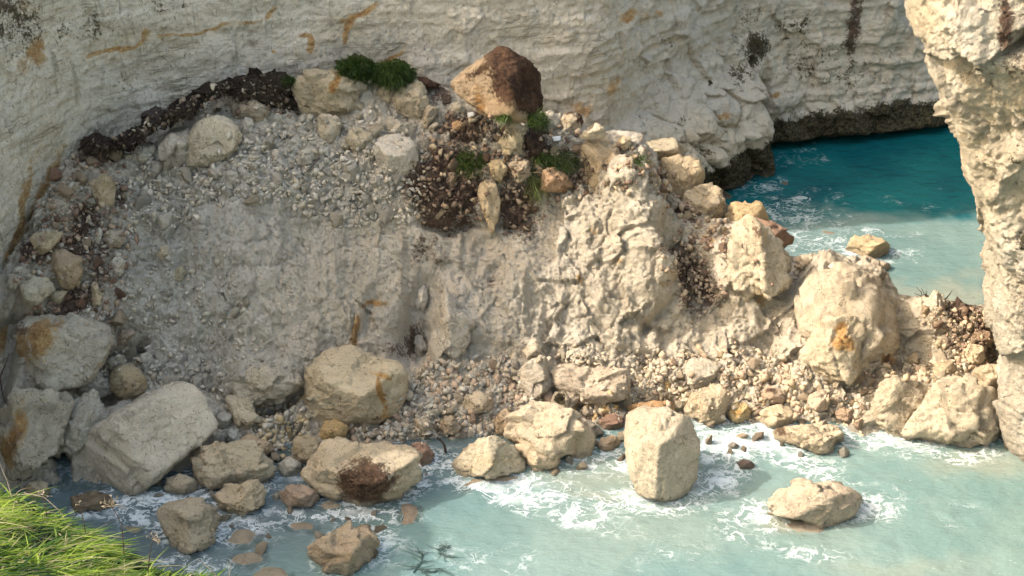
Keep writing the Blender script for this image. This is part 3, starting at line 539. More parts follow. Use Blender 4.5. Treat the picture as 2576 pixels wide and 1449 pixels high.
B('boulder', 'big round white boulder at the left edge of the dark earth slide', [(939, 370), (955, 343), (992, 337), (1032, 350), (1052, 373), (1054, 403), (1035, 443), (999, 452), (959, 430), (942, 400)], tint=WH, sub=5, sharp=20, fm=.6, st=dict(soil=[(1040, 400, 10, 20, 0, .4)]))
B('boulder', 'squarish pale stone below left of the big round white boulder', [(860, 413), (892, 403), (905, 427), (899, 450), (872, 453)], tint=GR)
B('boulder', 'small grey stone under the foot of the big round white boulder', [(935, 437), (959, 443), (962, 460), (942, 470), (930, 460)], tint=GR, cat='stone')
B('boulder', 'pale tilted block in the upper scree with a flat bright top', [(745, 393), (780, 365), (800, 375), (795, 400), (765, 420), (742, 410)], tint=GR)
B('boulder', 'upright narrow pale stone in the upper scree under the block left of centre', [(682, 378), (700, 372), (706, 395), (700, 415), (685, 410)], tint=WH, cat='stone')
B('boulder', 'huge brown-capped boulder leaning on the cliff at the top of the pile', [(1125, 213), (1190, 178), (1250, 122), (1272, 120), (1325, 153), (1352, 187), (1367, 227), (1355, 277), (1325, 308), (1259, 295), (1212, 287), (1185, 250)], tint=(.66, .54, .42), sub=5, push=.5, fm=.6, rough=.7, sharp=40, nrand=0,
  fac=[((-.62, -.75, .12), .60), ((.80, -.48, .35), .64), ((.35, -.55, .8), .80)], st=dict(soil=[(1310, 175, 75, 85, 20, 1.6), (1290, 150, 70, 60, 30, 1.5), (1350, 240, 30, 80, 0, 1.5), (1275, 215, 50, 30, 10, .9), (1312, 255, 22, 50, -15, .9), (1200, 180, 40, 12, -25, .9)], ochre=[(1205, 250, 30, 40, 0, .6)], warm=[(1230, 260, 60, 40, 0, .8)]))  # upper and right soil marks paint in its shaded face; the rest is soil
B('boulder', 'white wedge-shaped slab on the brown rubble below the brown-capped boulder', [(1132, 287), (1135, 263), (1149, 255), (1172, 270), (1169, 281)], tint=(1.3, 1.28, 1.2), zf=.5, cat='slab', sub=3, push=.8)
B('boulder', 'tiny white chip right of the white wedge slab', [(1174, 287), (1192, 282), (1195, 293), (1179, 300)], tint=(1.3, 1.28, 1.25), cat='stone', sub=3, push=.8)
B('boulder', 'flat cream slab at the left margin of the brown rubble', [(1069, 325), (1102, 303), (1109, 310), (1092, 330), (1070, 337)], tint=CR, cat='slab', zf=.5, sub=3, push=.7)
B('boulder', 'orange-brown round stone set in the brown rubble', [(1135, 310), (1152, 302), (1170, 313), (1169, 330), (1145, 333)], tint=(1.0, .72, .48), cat='stone', sub=3, push=.6)
B('boulder', 'thin cream slab above the orange-brown stone', [(1179, 297), (1205, 300), (1189, 309), (1176, 307)], tint=(1.15, 1.05, .9), cat='slab', zf=.4, sub=3, push=.7)
B('boulder', 'sunlit cream boulder in the middle of the crest with dark soil at its right', [(1249, 373), (1259, 347), (1272, 323), (1309, 307), (1324, 320), (1322, 360), (1315, 393), (1275, 392), (1252, 387)], tint=(1.2, 1.12, .92), sub=5, push=.7, fac=[((-.6, -.75, .3), .78), ((.2, -.3, 1), .9)])
B('boulder', 'flat brown stone behind the top of the sunlit cream boulder', [(1253, 326), (1272, 310), (1282, 317), (1265, 335)], tint=BR, cat='stone', sub=3)
B('soil_clod', 'very dark mass of soil standing against the sunlit cream boulder', [(1322, 320), (1349, 333), (1379, 367), (1372, 400), (1325, 413), (1317, 383)], tint=(.15, .11, .10), cat='soil clod', shag=.10, rough=2.2, push=.35)
B('boulder', 'round cream knob with dark soil clinging to it on the crest skyline', [(1405, 307), (1425, 283), (1449, 283), (1469, 307), (1459, 327), (1435, 337), (1409, 330)], tint=(1.05, .95, .8), rough=1.8, st=dict(soil=[(1455, 300, 14, 24, 0, .9), (1430, 285, 20, 8, 0, .8)]))
B('boulder', 'large oval tan boulder at the head of the sunlit ridge', [(1462, 383), (1475, 357), (1512, 343), (1552, 360), (1569, 393), (1559, 430), (1525, 457), (1499, 467), (1479, 447), (1472, 410)], tint=(1.0, .86, .68), sub=5, push=.6)
B('boulder', 'pointed pale rock on top of the large oval tan boulder', [(1455, 345), (1479, 327), (1502, 312), (1515, 320), (1525, 342), (1482, 352)], tint=(1.15, 1.05, .9), rough=1.5, push=.6)
B('boulder', 'small cream cube perched on the skyline right of the oval tan boulder', [(1552, 363), (1559, 345), (1585, 343), (1587, 363), (1569, 379)], tint=(1.2, 1.08, .88), cat='stone', push=.9)
B('boulder', 'reddish-brown flat-bottomed rock under the grass mat below the crest', [(1349, 463), (1365, 433), (1392, 422), (1425, 443), (1440, 467), (1432, 480), (1352, 480)], tint=(.95, .68, .50), push=.7)
B('boulder', 'mottled dark rock below the sunlit cream boulder', [(1282, 417), (1305, 400), (1329, 413), (1332, 440), (1305, 457), (1285, 443)], tint=(.8, .7, .58), rough=2, st=dict(soil=[(1305, 420, 26, 14, 20, .7)]))
B('boulder', 'yellowish rock half sunk in the brown earth left of the mottled rock', [(1225, 412), (1252, 397), (1275, 423), (1275, 457), (1245, 455)], tint=(.95, .82, .6), rough=1.5)
B('boulder', 'tall narrow sunlit slab standing in the dark earth slide', [(1203, 475), (1222, 452), (1245, 465), (1253, 510), (1250, 565), (1240, 592), (1225, 560), (1210, 510)], tint=(1.15, 1.0, .78), push=.55, rough=1.3)
B('boulder', 'brown lump of earthy rock at the centre of the dark slide', [(1118, 445), (1140, 428), (1150, 445), (1140, 470), (1120, 472)], tint=BR, cat='stone')
# -- behind the ridge, right
B('boulder', 'flat grey ledge-like block at the back of the ridge against the cliff foot', [(1600, 370), (1640, 352), (1700, 348), (1722, 362), (1728, 390), (1700, 397), (1640, 402), (1610, 388)], mode=53.5, tint=(.92, .86, .74))
B('boulder', 'big tan boulder behind the ridge, uppermost of three in a row down to the sea', [(1645, 420), (1665, 395), (1700, 388), (1745, 405), (1768, 440), (1765, 470), (1740, 490), (1710, 500), (1680, 480), (1655, 460)], mode=52.2, tint=(1.02, .88, .68), sub=5)
B('boulder', 'pale tan boulder behind the ridge, middle of three in a row down to the sea', [(1712, 510), (1735, 475), (1775, 460), (1810, 475), (1830, 510), (1820, 560), (1780, 575), (1740, 560), (1718, 535)], mode=51.4, tint=(1.05, .95, .78), sub=5)
B('boulder', 'rounded ochre-tan boulder at the sea edge, lowest of three in a row', [(1812, 550), (1830, 515), (1860, 503), (1905, 512), (1930, 540), (1928, 560), (1890, 570), (1850, 574)], mode=51.2, tint=(1.08, .9, .62), st=dict(ochre=[(1880, 545, 30, 14, 0, .4)]))
B('boulder', 'dark brown-red slab face sloping to the far water behind the chalk peak', [(1880, 556), (1905, 548), (1985, 585), (1993, 600), (1985, 630), (1940, 630), (1890, 600)], mode=50.2, tint=(.58, .42, .36), st=dict(soil=[(1920, 570, 40, 20, 20, .5)]))
B('boulder', 'sunlit chalk peak with a sharp top standing at the right of the ridge', [(1832, 606), (1865, 562), (1884, 550), (1910, 570), (1945, 626), (1985, 650), (1984, 676), (1950, 730), (1877, 766), (1830, 690)], tint=(1.04, .98, .86), sub=5, push=.35, rough=1.8, fac=[((-.5, -.8, .3), .66), ((.7, -.6, .4), .7)], cat='chalk peak', st=dict(soil=[(1905, 575, 22, 18, 20, .7)], ochre=[(1900, 740, 24, 14, 0, .6)]))
B('boulder', 'sea rock rising from the milky far water', [(2137, 620), (2145, 598), (2180, 590), (2215, 598), (2245, 618), (2250, 640), (2220, 652), (2160, 650), (2137, 635)], mode='w', tint=(1.15, 1.0, .75), sub=4, cat='sea rock')
B('boulder', 'pinkish half-sunk rock in front of the far sea rock', [(2137, 655), (2180, 645), (2240, 665), (2252, 674), (2215, 684), (2150, 676)], mode='w', tint=(1.1, .92, .8), cat='sea rock', zf=.5)
B('boulder', 'faint pink rock just under the far water', [(2050, 585), (2075, 577), (2110, 585), (2122, 594), (2070, 599)], mode='s', tint=(.85, .65, .6), cat='sea rock', sub=3)
B('boulder', 'small grey lump awash in the dark far water beneath the cliff', [(1955, 460), (1975, 455), (1995, 460), (1985, 470), (1962, 470)], mode='s', tint=DK, cat='sea rock', sub=3)
B('boulder', 'small white rock on the skyline of the right-hand ridge', [(2080, 672), (2095, 660), (2108, 657), (2110, 672), (2095, 678)], tint=(1.25, 1.25, 1.25), cat='stone', sub=3, push=1.2)
B('boulder', 'rough cream block in the notch of the ridge before the far water', [(2000, 650), (2020, 640), (2042, 640), (2052, 665), (2040, 680), (2005, 676)], tint=(1.1, .98, .85), rough=1.6, push=.6)
# -- right half of the face
B('chalk_mound', 'broad sunlit chalk mound at the right with a steep front', [(1990, 760), (2006, 690), (2060, 672), (2170, 668), (2232, 700), (2275, 760), (2250, 890), (2200, 930), (2050, 950), (1995, 860)], tint=(1.02, .96, .86), cat='chalk mound', sub=5, push=-.35, rough=1.25, sharp=10, zf=.6, fac=[((-.25, -.85, .4), .8), ((.85, -.45, .35), .72), ((-.8, -.5, .3), .8)], st=dict(soil=[(2190, 700, 12, 22, 10, .5)], warm=[(2150, 900, 90, 60, 0, .4)]))
B('boulder', 'orange-stained chalk nose jutting from the foot of the broad mound', [(2017, 880), (2037, 833), (2084, 800), (2147, 803), (2167, 833), (2175, 870), (2184, 910), (2167, 946), (2101, 963), (2044, 940), (2030, 905)], tint=(1.05, .98, .84), sub=5, push=.15, rough=1.0, fac=[((-.5, -.85, .1), .75), ((.75, -.6, .1), .75), ((-.2, -.3, 1), .85)], st=dict(ochre=[(2112, 825, 20, 30, 0, 1.1), (2120, 868, 34, 26, 20, 1.1)]))
B('boulder', 'white pointed chalk spur standing at the foot of the face', [(1122, 728), (1152, 770), (1178, 816), (1169, 876), (1147, 920), (1099, 922), (1082, 880), (1105, 790)], tint=WH, sub=5, push=.35, rough=1.5, cat='chalk spur', fac=[((-.7, -.7, .2), .7), ((.6, -.75, .25), .72)], sharp=30)
B('boulder', 'small grey chalk block at the left foot of the white spur', [(1037, 913), (1042, 846), (1059, 838), (1079, 883), (1072, 915)], tint=GR)
B('boulder', 'narrow white lozenge of chalk hanging in the dark gully', [(1044, 768), (1049, 736), (1069, 714), (1077, 743), (1067, 783)], tint=WH, push=.5)
B('boulder', 'pale wedge fallen at the foot of the face right of the spur', [(1315, 882), (1342, 853), (1365, 870), (1362, 893), (1325, 903)], tint=CR, sub=4)
# -- left column
B('boulder', 'huge grey block with an orange-brown left side in the lower left', [(40, 850), (60, 795), (110, 785), (150, 800), (280, 817), (288, 837), (270, 880), (230, 950), (190, 975), (130, 985), (60, 965), (42, 900)], tint=(1.08, 1.08, 1.05), sub=5, push=.2, fm=.7, rough=.8, sharp=34, fac=[((.25, -.85, .45), .60), ((-.2, .1, 1), .85)], st=dict(ochre=[(100, 850, 30, 70, 15, 1), (60, 870, 25, 60, 0, .8), (140, 820, 25, 40, 20, .6)], soil=[(60, 820, 25, 40, 0, .6), (50, 930, 15, 60, 0, .6)]))
B('boulder', 'brown pitted round boulder in the left soil slide', [(127, 670), (137, 633), (160, 628), (197, 650), (213, 683), (197, 713), (160, 726), (133, 723)], tint=(.86, .72, .58), push=.5, rough=1.5)
B('boulder', 'smooth tan boulder half buried near the left cliff', [(75, 606), (90, 586), (133, 580), (162, 586), (140, 610), (127, 628), (97, 648), (83, 633)], tint=(.92, .82, .64), push=.4)
B('boulder', 'cut-looking pale block with a bright corner above the dark left cavity', [(38, 712), (60, 696), (127, 696), (133, 730), (110, 748), (83, 778), (47, 763)], tint=(1, .98, .88), push=.4, sharp=40)
B('boulder', 'olive-grey stone right of the cut-looking pale block', [(118, 745), (147, 728), (173, 730), (150, 762), (127, 765)], tint=(.85, .82, .7), cat='stone')
B('boulder', 'knobbly grey-pink stone at the right side of the soil slide', [(257, 593), (277, 576), (307, 580), (318, 600), (300, 626), (273, 623)], tint=(.92, .85, .78))
B('boulder', 'upright white sliver of chalk in the brown soil', [(234, 586), (253, 568), (258, 590), (249, 618), (240, 612)], tint=WH, cat='stone', push=.5, sub=3)
B('boulder', 'white lobed stone at the right margin of the brown soil', [(277, 663), (300, 636), (314, 646), (310, 683), (297, 701), (279, 688)], tint=WH, push=.5)
B('boulder', 'cream peaked stone below the brown soil on the left', [(227, 746), (230, 710), (240, 705), (258, 750), (250, 772), (230, 765)], tint=(1.1, .98, .8), cat='stone', push=.5)
B('boulder', 'grey reddish wedge beside the right tip of the huge orange-sided block', [(287, 852), (307, 830), (340, 822), (345, 832), (313, 862), (290, 872)], tint=(.85, .75, .68))
B('boulder', 'pale chalk lump with a yellow underside in the upper grey scree', [(390, 645), (410, 616), (430, 623), (435, 643), (410, 656)], tint=(1.05, 1.0, .85), cat='stone')
B('boulder', 'rounded olive knob sticking out of the grey talus', [(437, 683), (457, 664), (472, 683), (459, 708), (437, 702)], tint=(.8, .78, .66), cat='stone', sharp=10)
B('boulder', 'tan slab rising from the soil below the black crevice', [(215, 465), (240, 440), (275, 445), (292, 475), (280, 520), (240, 515), (218, 495)], tint=(.95, .84, .66), push=.1)
# -- lower left shore
B('boulder', 'brown-based rounded stone behind the huge slab in the lower left', [(270, 962), (290, 928), (330, 918), (360, 938), (373, 973), (350, 1000), (303, 1003), (278, 985)], tint=(.88, .78, .6), push=.5, st=dict(ochre=[(320, 985, 30, 12, 0, .4)]))
B('boulder', 'grey flat-faced stone left of the brown-based stone', [(175, 968), (200, 937), (245, 930), (268, 958), (285, 990), (240, 1000), (190, 992)], tint=GR, push=.5)
B('boulder', 'grey wedge tucked under the edge of the huge orange-sided block', [(238, 942), (260, 905), (310, 892), (316, 912), (280, 928)], tint=(.85, .84, .8), push=.3)
B('boulder', 'pale grey block in the talus above the huge slab', [(340, 922), (357, 893), (380, 886), (382, 918), (362, 940)], tint=GR, push=.3)
B('boulder', 'split boulder at the left picture edge with a brown left face', [(-40, 1050), (0, 1015), (80, 973), (120, 980), (172, 1010), (170, 1038), (130, 1075), (125, 1150), (65, 1210), (10, 1195), (-40, 1170)], tint=(.95, .94, .9), sub=5, push=.5, fac=[((-.75, -.6, .2), .55), ((.6, -.7, .35), .6)], sharp=34, st=dict(ochre=[(40, 1080, 30, 80, 20, .95), (20, 1130, 25, 50, 0, .8), (10, 1040, 30, 30, 0, .4)], soil=[(40, 1100, 20, 50, 20, .55)]))
B('boulder', 'grey-white pear-shaped boulder between the split boulder and the huge slab', [(135, 1090), (150, 1060), (187, 1023), (213, 991), (243, 993), (260, 1026), (273, 1063), (213, 1113), (160, 1153), (143, 1146)], tint=(1.04, 1.06, 1.06), sub=5, push=.75, st=dict(algae=[]))
B('boulder', 'huge pale slab slanting down to the water, longest rock of the lower left', [(110, 1195), (140, 1155), (283, 1053), (350, 1000), (427, 958), (500, 955), (533, 1003), (551, 1066), (520, 1105), (427, 1178), (367, 1223), (317, 1240), (200, 1238), (113, 1225)], mode='w', tint=(1.22, 1.2, 1.15), sub=5, rough=.9, fm=.6, sharp=26, zf=.62, nrand=1, fac=[((.5, -.55, .68), .70), ((-.55, -.78, .1), .60), ((.75, -.6, .1), .85)])
B('boulder', 'tan upright rock at the right shoulder of the huge slab', [(570, 993), (620, 1003), (643, 1029), (653, 1053), (633, 1083), (613, 1094), (585, 1073), (580, 1026)], tint=(.98, .92, .8), push=.7)
B('boulder', 'grey cube-like stone squeezed between the huge slab and the tan upright rock', [(540, 1033), (583, 1028), (583, 1069), (567, 1083), (550, 1079)], tint=GR, push=.7)
B('boulder', 'small bluish-grey wedge under the tan upright rock', [(566, 1105), (582, 1075), (613, 1099), (590, 1121)], tint=(.9, .98, 1.04), cat='stone', push=.6)
B('boulder', 'broad tan boulder with a dark left side at the lower left waterline', [(473, 1183), (480, 1133), (500, 1123), (633, 1116), (690, 1153), (697, 1183), (667, 1212), (593, 1224), (540, 1233), (500, 1228)], mode='w', tint=(1.0, .93, .8), sub=5, fac=[((.15, -.7, .7), .7), ((-.85, -.45, .1), .7), ((.3, -1, -.1), .75)])
B('boulder', 'brown-topped rock directly behind the broad tan waterline boulder', [(593, 1118), (627, 1093), (687, 1119), (692, 1146), (640, 1142)], tint=(.9, .76, .62), push=.8)
B('boulder', 'low rounded pale stone in the pool beside the tip of the huge slab', [(413, 1222), (420, 1199), (480, 1196), (503, 1219), (500, 1233), (467, 1246), (417, 1245)], mode='w', tint=(.9, .84, .72))
B('boulder', 'yellow-brown loaf-shaped boulder at the water below the broad tan one', [(535, 1255), (567, 1223), (653, 1211), (670, 1233), (667, 1266), (617, 1295), (553, 1298), (543, 1278)], mode='w', tint=(1.02, .92, .76), sub=5)
B('boulder', 'two-toned block standing in the pool near the grass, dark left face', [(402, 1290), (427, 1269), (483, 1253), (537, 1266), (547, 1299), (547, 1362), (520, 1382), (427, 1397), (410, 1369)], mode='w', tint=(.90, .84, .74), sub=5, sharp=34, fac=[((-.5, -.8, .25), .62), ((.72, -.62, .3), .60), ((.1, -.1, 1), .85)])
B('boulder', 'reddish-edged half-sunk rock left of the red-faced boulder', [(697, 1243), (720, 1223), (760, 1216), (800, 1243), (807, 1256), (767, 1278), (717, 1278)], mode='w', tint=(.72, .6, .54), st=dict(soil=[(715, 1250, 16, 14, 0, .5)]))
B('boulder', 'weed-dark low rock between the grass bank and the huge slab', [(165, 1262), (200, 1242), (270, 1245), (292, 1270), (250, 1287), (190, 1284)], mode='w', tint=(.5, .42, .34), rough=2, cat='sea rock')
B('boulder', 'small tan rock in the shadow below the split boulder', [(60, 1225), (85, 1208), (120, 1212), (128, 1240), (95, 1260), (62, 1248)], mode='w', tint=(.75, .68, .56))
# -- middle shore
B('boulder', 'big cubic boulder with an orange streak at the foot of the face', [(757, 1005), (765, 960), (790, 895), (830, 884), (900, 882), (1000, 915), (1018, 945), (1020, 990), (1005, 1030), (950, 1060), (870, 1078), (800, 1075), (770, 1040)], tint=(1.06, .99, .84), sub=5, push=.6, sharp=50, rough=.9, fm=.5, fac=[((.1, -.35, 1), .70), ((-.35, -1, -.05), .70), ((.75, -.7, .05), .74), ((-.9, -.2, .2), .9)], st=dict(ochre=[(955, 1000, 10, 60, 3, 1.1), (960, 945, 40, 8, 10, .7), (960, 1040, 25, 20, 0, .6)], soil=[(940, 1055, 40, 10, -12, .5)]))
B('boulder', 'yellow rounded stone in front of the big cubic boulder', [(797, 1100), (820, 1062), (845, 1050), (875, 1070), (883, 1097), (860, 1114), (815, 1118)], tint=(1.1, .88, .55), push=.8, sharp=12)
B('boulder', 'rough tan stone at the water left of the yellow rounded stone', [(733, 1142), (745, 1100), (775, 1090), (805, 1110), (810, 1137), (780, 1162), (745, 1167)], tint=(.9, .8, .64), push=.8, rough=1.4)
B('boulder', 'small grey stone at the water edge below the rough tan stone', [(700, 1172), (725, 1150), (755, 1160), (762, 1187), (740, 1200), (705, 1192)], mode='w', tint=GR)
B('boulder', 'large red-faced boulder with a pale top in the water', [(760, 1190), (775, 1150), (830, 1118), (920, 1112), (1040, 1125), (1058, 1170), (1055, 1205), (1010, 1250), (950, 1270), (890, 1277), (840, 1252), (790, 1227)], mode='w', tint=(1.08, 1.0, .86), sub=5, sharp=30, fac=[((.05, -.3, 1), .74), ((-.3, -1, -.15), .76), ((.7, -.7, -.1), .8)], st=dict(soil=[(915, 1205, 75, 48, 0, 1.25), (910, 1250, 60, 22, 0, 1)]))
B('boulder', 'reddish rounded rock tucked behind the right end of the red-faced boulder', [(1032, 1118), (1065, 1109), (1085, 1133), (1089, 1160), (1062, 1175)], mode='w', tint=(.72, .52, .46))
B('boulder', 'dark red sunken stone beside the red-faced boulder', [(1058, 1192), (1078, 1178), (1093, 1185), (1092, 1205), (1068, 1210)], mode='s', tint=(.45, .28, .28), cat='sea rock', sub=3)
B('boulder', 'pale rock in the water with yellow lichen near its base', [(1127, 1182), (1152, 1153), (1219, 1094), (1242, 1098), (1285, 1123), (1325, 1156), (1325, 1188), (1259, 1196), (1179, 1201), (1132, 1201)], mode='w', tint=(1.04, .98, .84), sub=5, fac=[((-.4, -.7, .6), .68), ((.5, -.6, .65), .7)], rough=1.3, st=dict(ochre=[(1260, 1170, 40, 14, 0, .35)], warm=[(1250, 1165, 60, 20, 0, .7)], soil=[(1160, 1180, 22, 10, 0, .3)]))
B('boulder', 'smooth low rock wedged between the lichen rock and the overhanging slab', [(1292, 1121), (1332, 1109), (1392, 1123), (1422, 1163), (1405, 1178), (1342, 1188), (1325, 1156)], mode='w', tint=(1.06, .94, .78), sharp=12)
B('boulder', 'broad slanting cream boulder overhanging the water with a bright right tip', [(1275, 1090), (1289, 1056), (1355, 1018), (1399, 1021), (1439, 1046), (1485, 1099), (1495, 1128), (1475, 1153), (1432, 1160), (1340, 1122), (1280, 1108)], mode='w', tint=(1.1, 1.02, .88), sub=5, fac=[((-.1, -.5, .86), .66), ((.65, -.72, 0), .82), ((-.5, -.85, -.2), .85)], Yoff=-.2)
B('boulder', 'brown upright rock touching the left end of the slanting cream boulder', [(1245, 1095), (1245, 1049), (1272, 1029), (1297, 1043), (1285, 1100)], tint=(.88, .74, .6), push=.8)
B('boulder', 'cubic cream stone with a shadowed underside on the cobbles', [(1169, 1033), (1170, 998), (1207, 981), (1237, 1001), (1239, 1029), (1209, 1038), (1182, 1041)], tint=(1.08, 1.0, .88), push=.9, sharp=30)
B('boulder', 'pale rounded stone at the pool edge, left of the pair beside the branch', [(1042, 1089), (1045, 1053), (1075, 1049), (1092, 1076), (1072, 1096), (1052, 1096)], tint=(1.0, .94, .84), push=.9)
B('boulder', 'brownish stone at the pool edge, right of the pair beside the branch', [(1105, 1089), (1109, 1056), (1132, 1043), (1149, 1063), (1160, 1081), (1142, 1095)], tint=(.9, .8, .68), push=.9)
B('boulder', 'tall split block with a black crack on the shelf below the face', [(1308, 955), (1322, 922), (1360, 897), (1385, 905), (1390, 950), (1375, 985), (1340, 1018), (1310, 992)], tint=(1.04, 1.0, .94), sub=5, push=.7, fac=[((-.3, -.8, .45), .66), ((.85, -.4, .2), .8)])
B('boulder', 'wide low pinkish block right of the tall split block', [(1393, 962), (1400, 925), (1440, 918), (1510, 940), (1560, 935), (1580, 960), (1580, 1002), (1500, 1012), (1440, 1022), (1405, 1002)], tint=(1.02, .93, .84), sub=5, push=.45, fac=[((0, -.6, .8), .7), ((-.4, -.9, 0), .85)])
B('boulder', 'dark lichen-spotted stone leaning on the slanting cream boulder', [(1385, 1020), (1395, 992), (1420, 984), (1440, 1020), (1447, 1052), (1425, 1047)], tint=(.7, .66, .58), push=.9, st=dict(algae=[(1405, 1000, 20, 20, 0, .8)]))
B('boulder', 'dark red wet stone at the waterline left of the standing pillar', [(1505, 1062), (1525, 1045), (1565, 1045), (1570, 1075), (1540, 1084), (1512, 1080)], mode='w', tint=(.6, .42, .36))
B('boulder', 'flat pale slab dipping into the water behind the slanting boulder', [(1445, 1062), (1460, 1050), (1490, 1062), (1525, 1092), (1500, 1104)], mode='w', tint=(.95, .92, .88), cat='slab')
B('boulder', 'round pink stone in the shallow channel left of the pillar', [(1497, 1122), (1515, 1100), (1545, 1095), (1560, 1115), (1540, 1137), (1505, 1137)], mode='w', tint=(1.0, .84, .7), sharp=12)
B('boulder', 'orange-brown flat stone behind the top of the standing pillar', [(1572, 1042), (1582, 1020), (1640, 1008), (1700, 1008), (1707, 1028), (1650, 1050)], tint=(.95, .66, .42), push=.9)
B('boulder', 'tall standing pillar of chalk in the surf', [(1570, 1080), (1575, 1042), (1612, 1026), (1690, 1030), (1735, 1050), (1750, 1090), (1757, 1150), (1755, 1222), (1740, 1252), (1690, 1268), (1640, 1262), (1605, 1240), (1590, 1185), (1577, 1120)], mode='w', tint=(1.04, 1.0, .91), sub=5, sharp=60, rough=.9, zf=1.1, nrand=2, fm=.38, fac=[((-.65, -.75, .1), .74), ((.55, -.83, .08), .66), ((0, -.25, 1), .93), ((-.05, -1, .05), .86)])
# -- right shore
B('boulder', 'smooth white rounded boulder on the cobbles right of the pillar', [(1706, 960), (1720, 917), (1750, 895), (1790, 903), (1815, 917), (1800, 945), (1760, 987), (1715, 982)], tint=(1.08, 1.06, 1.0), sub=5, push=.7, sharp=16, rough=.7, fm=.5)
B('boulder', 'yellow-cream wedge boulder at the waterline below the white rounded one', [(1725, 1030), (1740, 990), (1790, 970), (1830, 985), (1833, 1020), (1820, 1062), (1790, 1068), (1745, 1052)], tint=(1.06, .96, .8), sub=5, push=.8)
B('boulder', 'cream stone with a yellow foot at the waterline in the right cobbles', [(1905, 1062), (1915, 1040), (1950, 1018), (1990, 1025), (2008, 1045), (2007, 1067), (1960, 1075), (1920, 1073)], mode='w', tint=(1.18, 1.08, .88))
B('boulder', 'orange-patched stone left of the cream waterline stone', [(1832, 1050), (1840, 1015), (1875, 1010), (1892, 1035), (1885, 1060), (1850, 1064)], tint=(1.2, .98, .6), push=.8, st=dict(ochre=[(1855, 1035, 20, 12, 0, .6)]))
B('boulder', 'brown-hollowed stone among the right cobbles', [(1910, 985), (1935, 970), (1965, 985), (1978, 1005), (1965, 1020), (1925, 1010)], tint=(1.0, .84, .72), push=.7, st=dict(soil=[(1945, 985, 18, 10, 0, .8)]))
B('boulder', 'pinkish block in the middle of the right cobbles', [(2030, 1025), (2035, 990), (2070, 982), (2090, 1005), (2085, 1030), (2050, 1036)], tint=(1.1, .95, .84), push=.7)
B('boulder', 'pale stone at the foam beneath the pinkish block', [(2040, 1040), (2052, 1022), (2078, 1028), (2092, 1052), (2065, 1058)], mode='w', tint=(1.1, 1.05, .95), cat='stone')
B('boulder', 'brown-pink stone left of the leaning slab at the waterline', [(2100, 1040), (2115, 1025), (2145, 1030), (2150, 1048), (2125, 1060), (2105, 1052)], tint=(.95, .76, .64), push=.7, cat='stone')
B('boulder', 'jagged rock with a dark end standing in the white foam', [(1951, 1101), (1957, 1078), (2001, 1076), (2051, 1066), (2101, 1063), (2134, 1093), (2137, 1111), (2077, 1138), (2051, 1138), (2007, 1121), (1967, 1111)], mode='w', tint=(1.05, .96, .82), sub=5, rough=1.8, st=dict(soil=[(1968, 1088, 22, 16, 0, .8)]))
B('boulder', 'tall leaning slab at the right shore, left of the massive rounded boulder', [(2174, 1097), (2184, 1026), (2211, 979), (2251, 946), (2330, 940), (2347, 986), (2317, 1033), (2277, 1070), (2264, 1110), (2197, 1112)], mode='w', tint=(1.0, .95, .84), sub=5, Yoff=.3, sharp=30, fac=[((-.6, -.6, .5), .75), ((.2, -.85, .4), .66)])
B('boulder', 'massive rounded boulder at the right shore beside the near cliff', [(2264, 1096), (2284, 1049), (2334, 1003), (2384, 952), (2450, 955), (2494, 976), (2524, 1023), (2524, 1078), (2484, 1110), (2417, 1129), (2367, 1129), (2291, 1122)], mode='w', tint=(1.0, .95, .85), sub=5, rough=1.2, fac=[((-.2, -.7, .7), .72), ((.7, -.7, .1), .84)])
B('boulder', 'pinkish block wedged behind the massive rounded boulder', [(2435, 942), (2460, 920), (2520, 915), (2538, 940), (2535, 985), (2500, 987), (2460, 962)], tint=(1.1, 1.0, .84), push=.7)
B('boulder', 'cubic cream stone under the brown earth near the right cliff', [(2425, 892), (2440, 870), (2475, 868), (2483, 900), (2465, 918), (2430, 916)], tint=(1.12, 1.02, .84), push=.8)
B('boulder', 'small cream stone left of the cubic cream stone under the brown earth', [(2345, 935), (2360, 910), (2395, 905), (2405, 930), (2390, 950), (2365, 948)], tint=(1.12, 1.0, .8), push=.8)
B('boulder', 'brown earthy block in the soil slide by the right cliff', [(2440, 850), (2455, 830), (2490, 835), (2500, 855), (2480, 870), (2450, 868)], tint=(.66, .52, .42), push=.6)
B('boulder', 'sea boulder at the lower right with a greyer right flank, half awash', [(1911, 1275), (1931, 1243), (1984, 1216), (2094, 1213), (2134, 1229), (2167, 1258), (2177, 1278), (2117, 1315), (2084, 1321), (2000, 1305)], mode='w', tint=(1.0, .94, .86), sub=5, sharp=26, cat='sea rock', fac=[((-.3, -.45, .85), .74), ((.8, -.4, .4), .74), ((.2, -1, .1), .85)])
B('boulder', 'pink sunken slab touching the front of the lower right sea boulder', [(1974, 1328), (1977, 1305), (2051, 1308), (2084, 1321), (2087, 1331), (2067, 1350), (2001, 1345)], mode='s', tint=(1.0, .92, .85), cat='sea rock')
B('boulder', 'dark purple rock just awash right of the pillar', [(1852, 1164), (1870, 1155), (1895, 1163), (1902, 1178), (1865, 1182)], mode='w', tint=(.32, .24, .27), cat='sea rock', sub=3)
B('boulder', 'small dark grey stone poking through the white surf', [(1830, 1122), (1842, 1112), (1858, 1118), (1862, 1126), (1840, 1129)], mode='w', tint=(.6, .6, .62), cat='sea rock', sub=3)
B('boulder', 'tiny cream stone in the surf above the dark grey one', [(1850, 1100), (1860, 1089), (1878, 1092), (1885, 1102), (1860, 1106)], mode='w', tint=(1.1, .95, .78), cat='sea rock', sub=3)
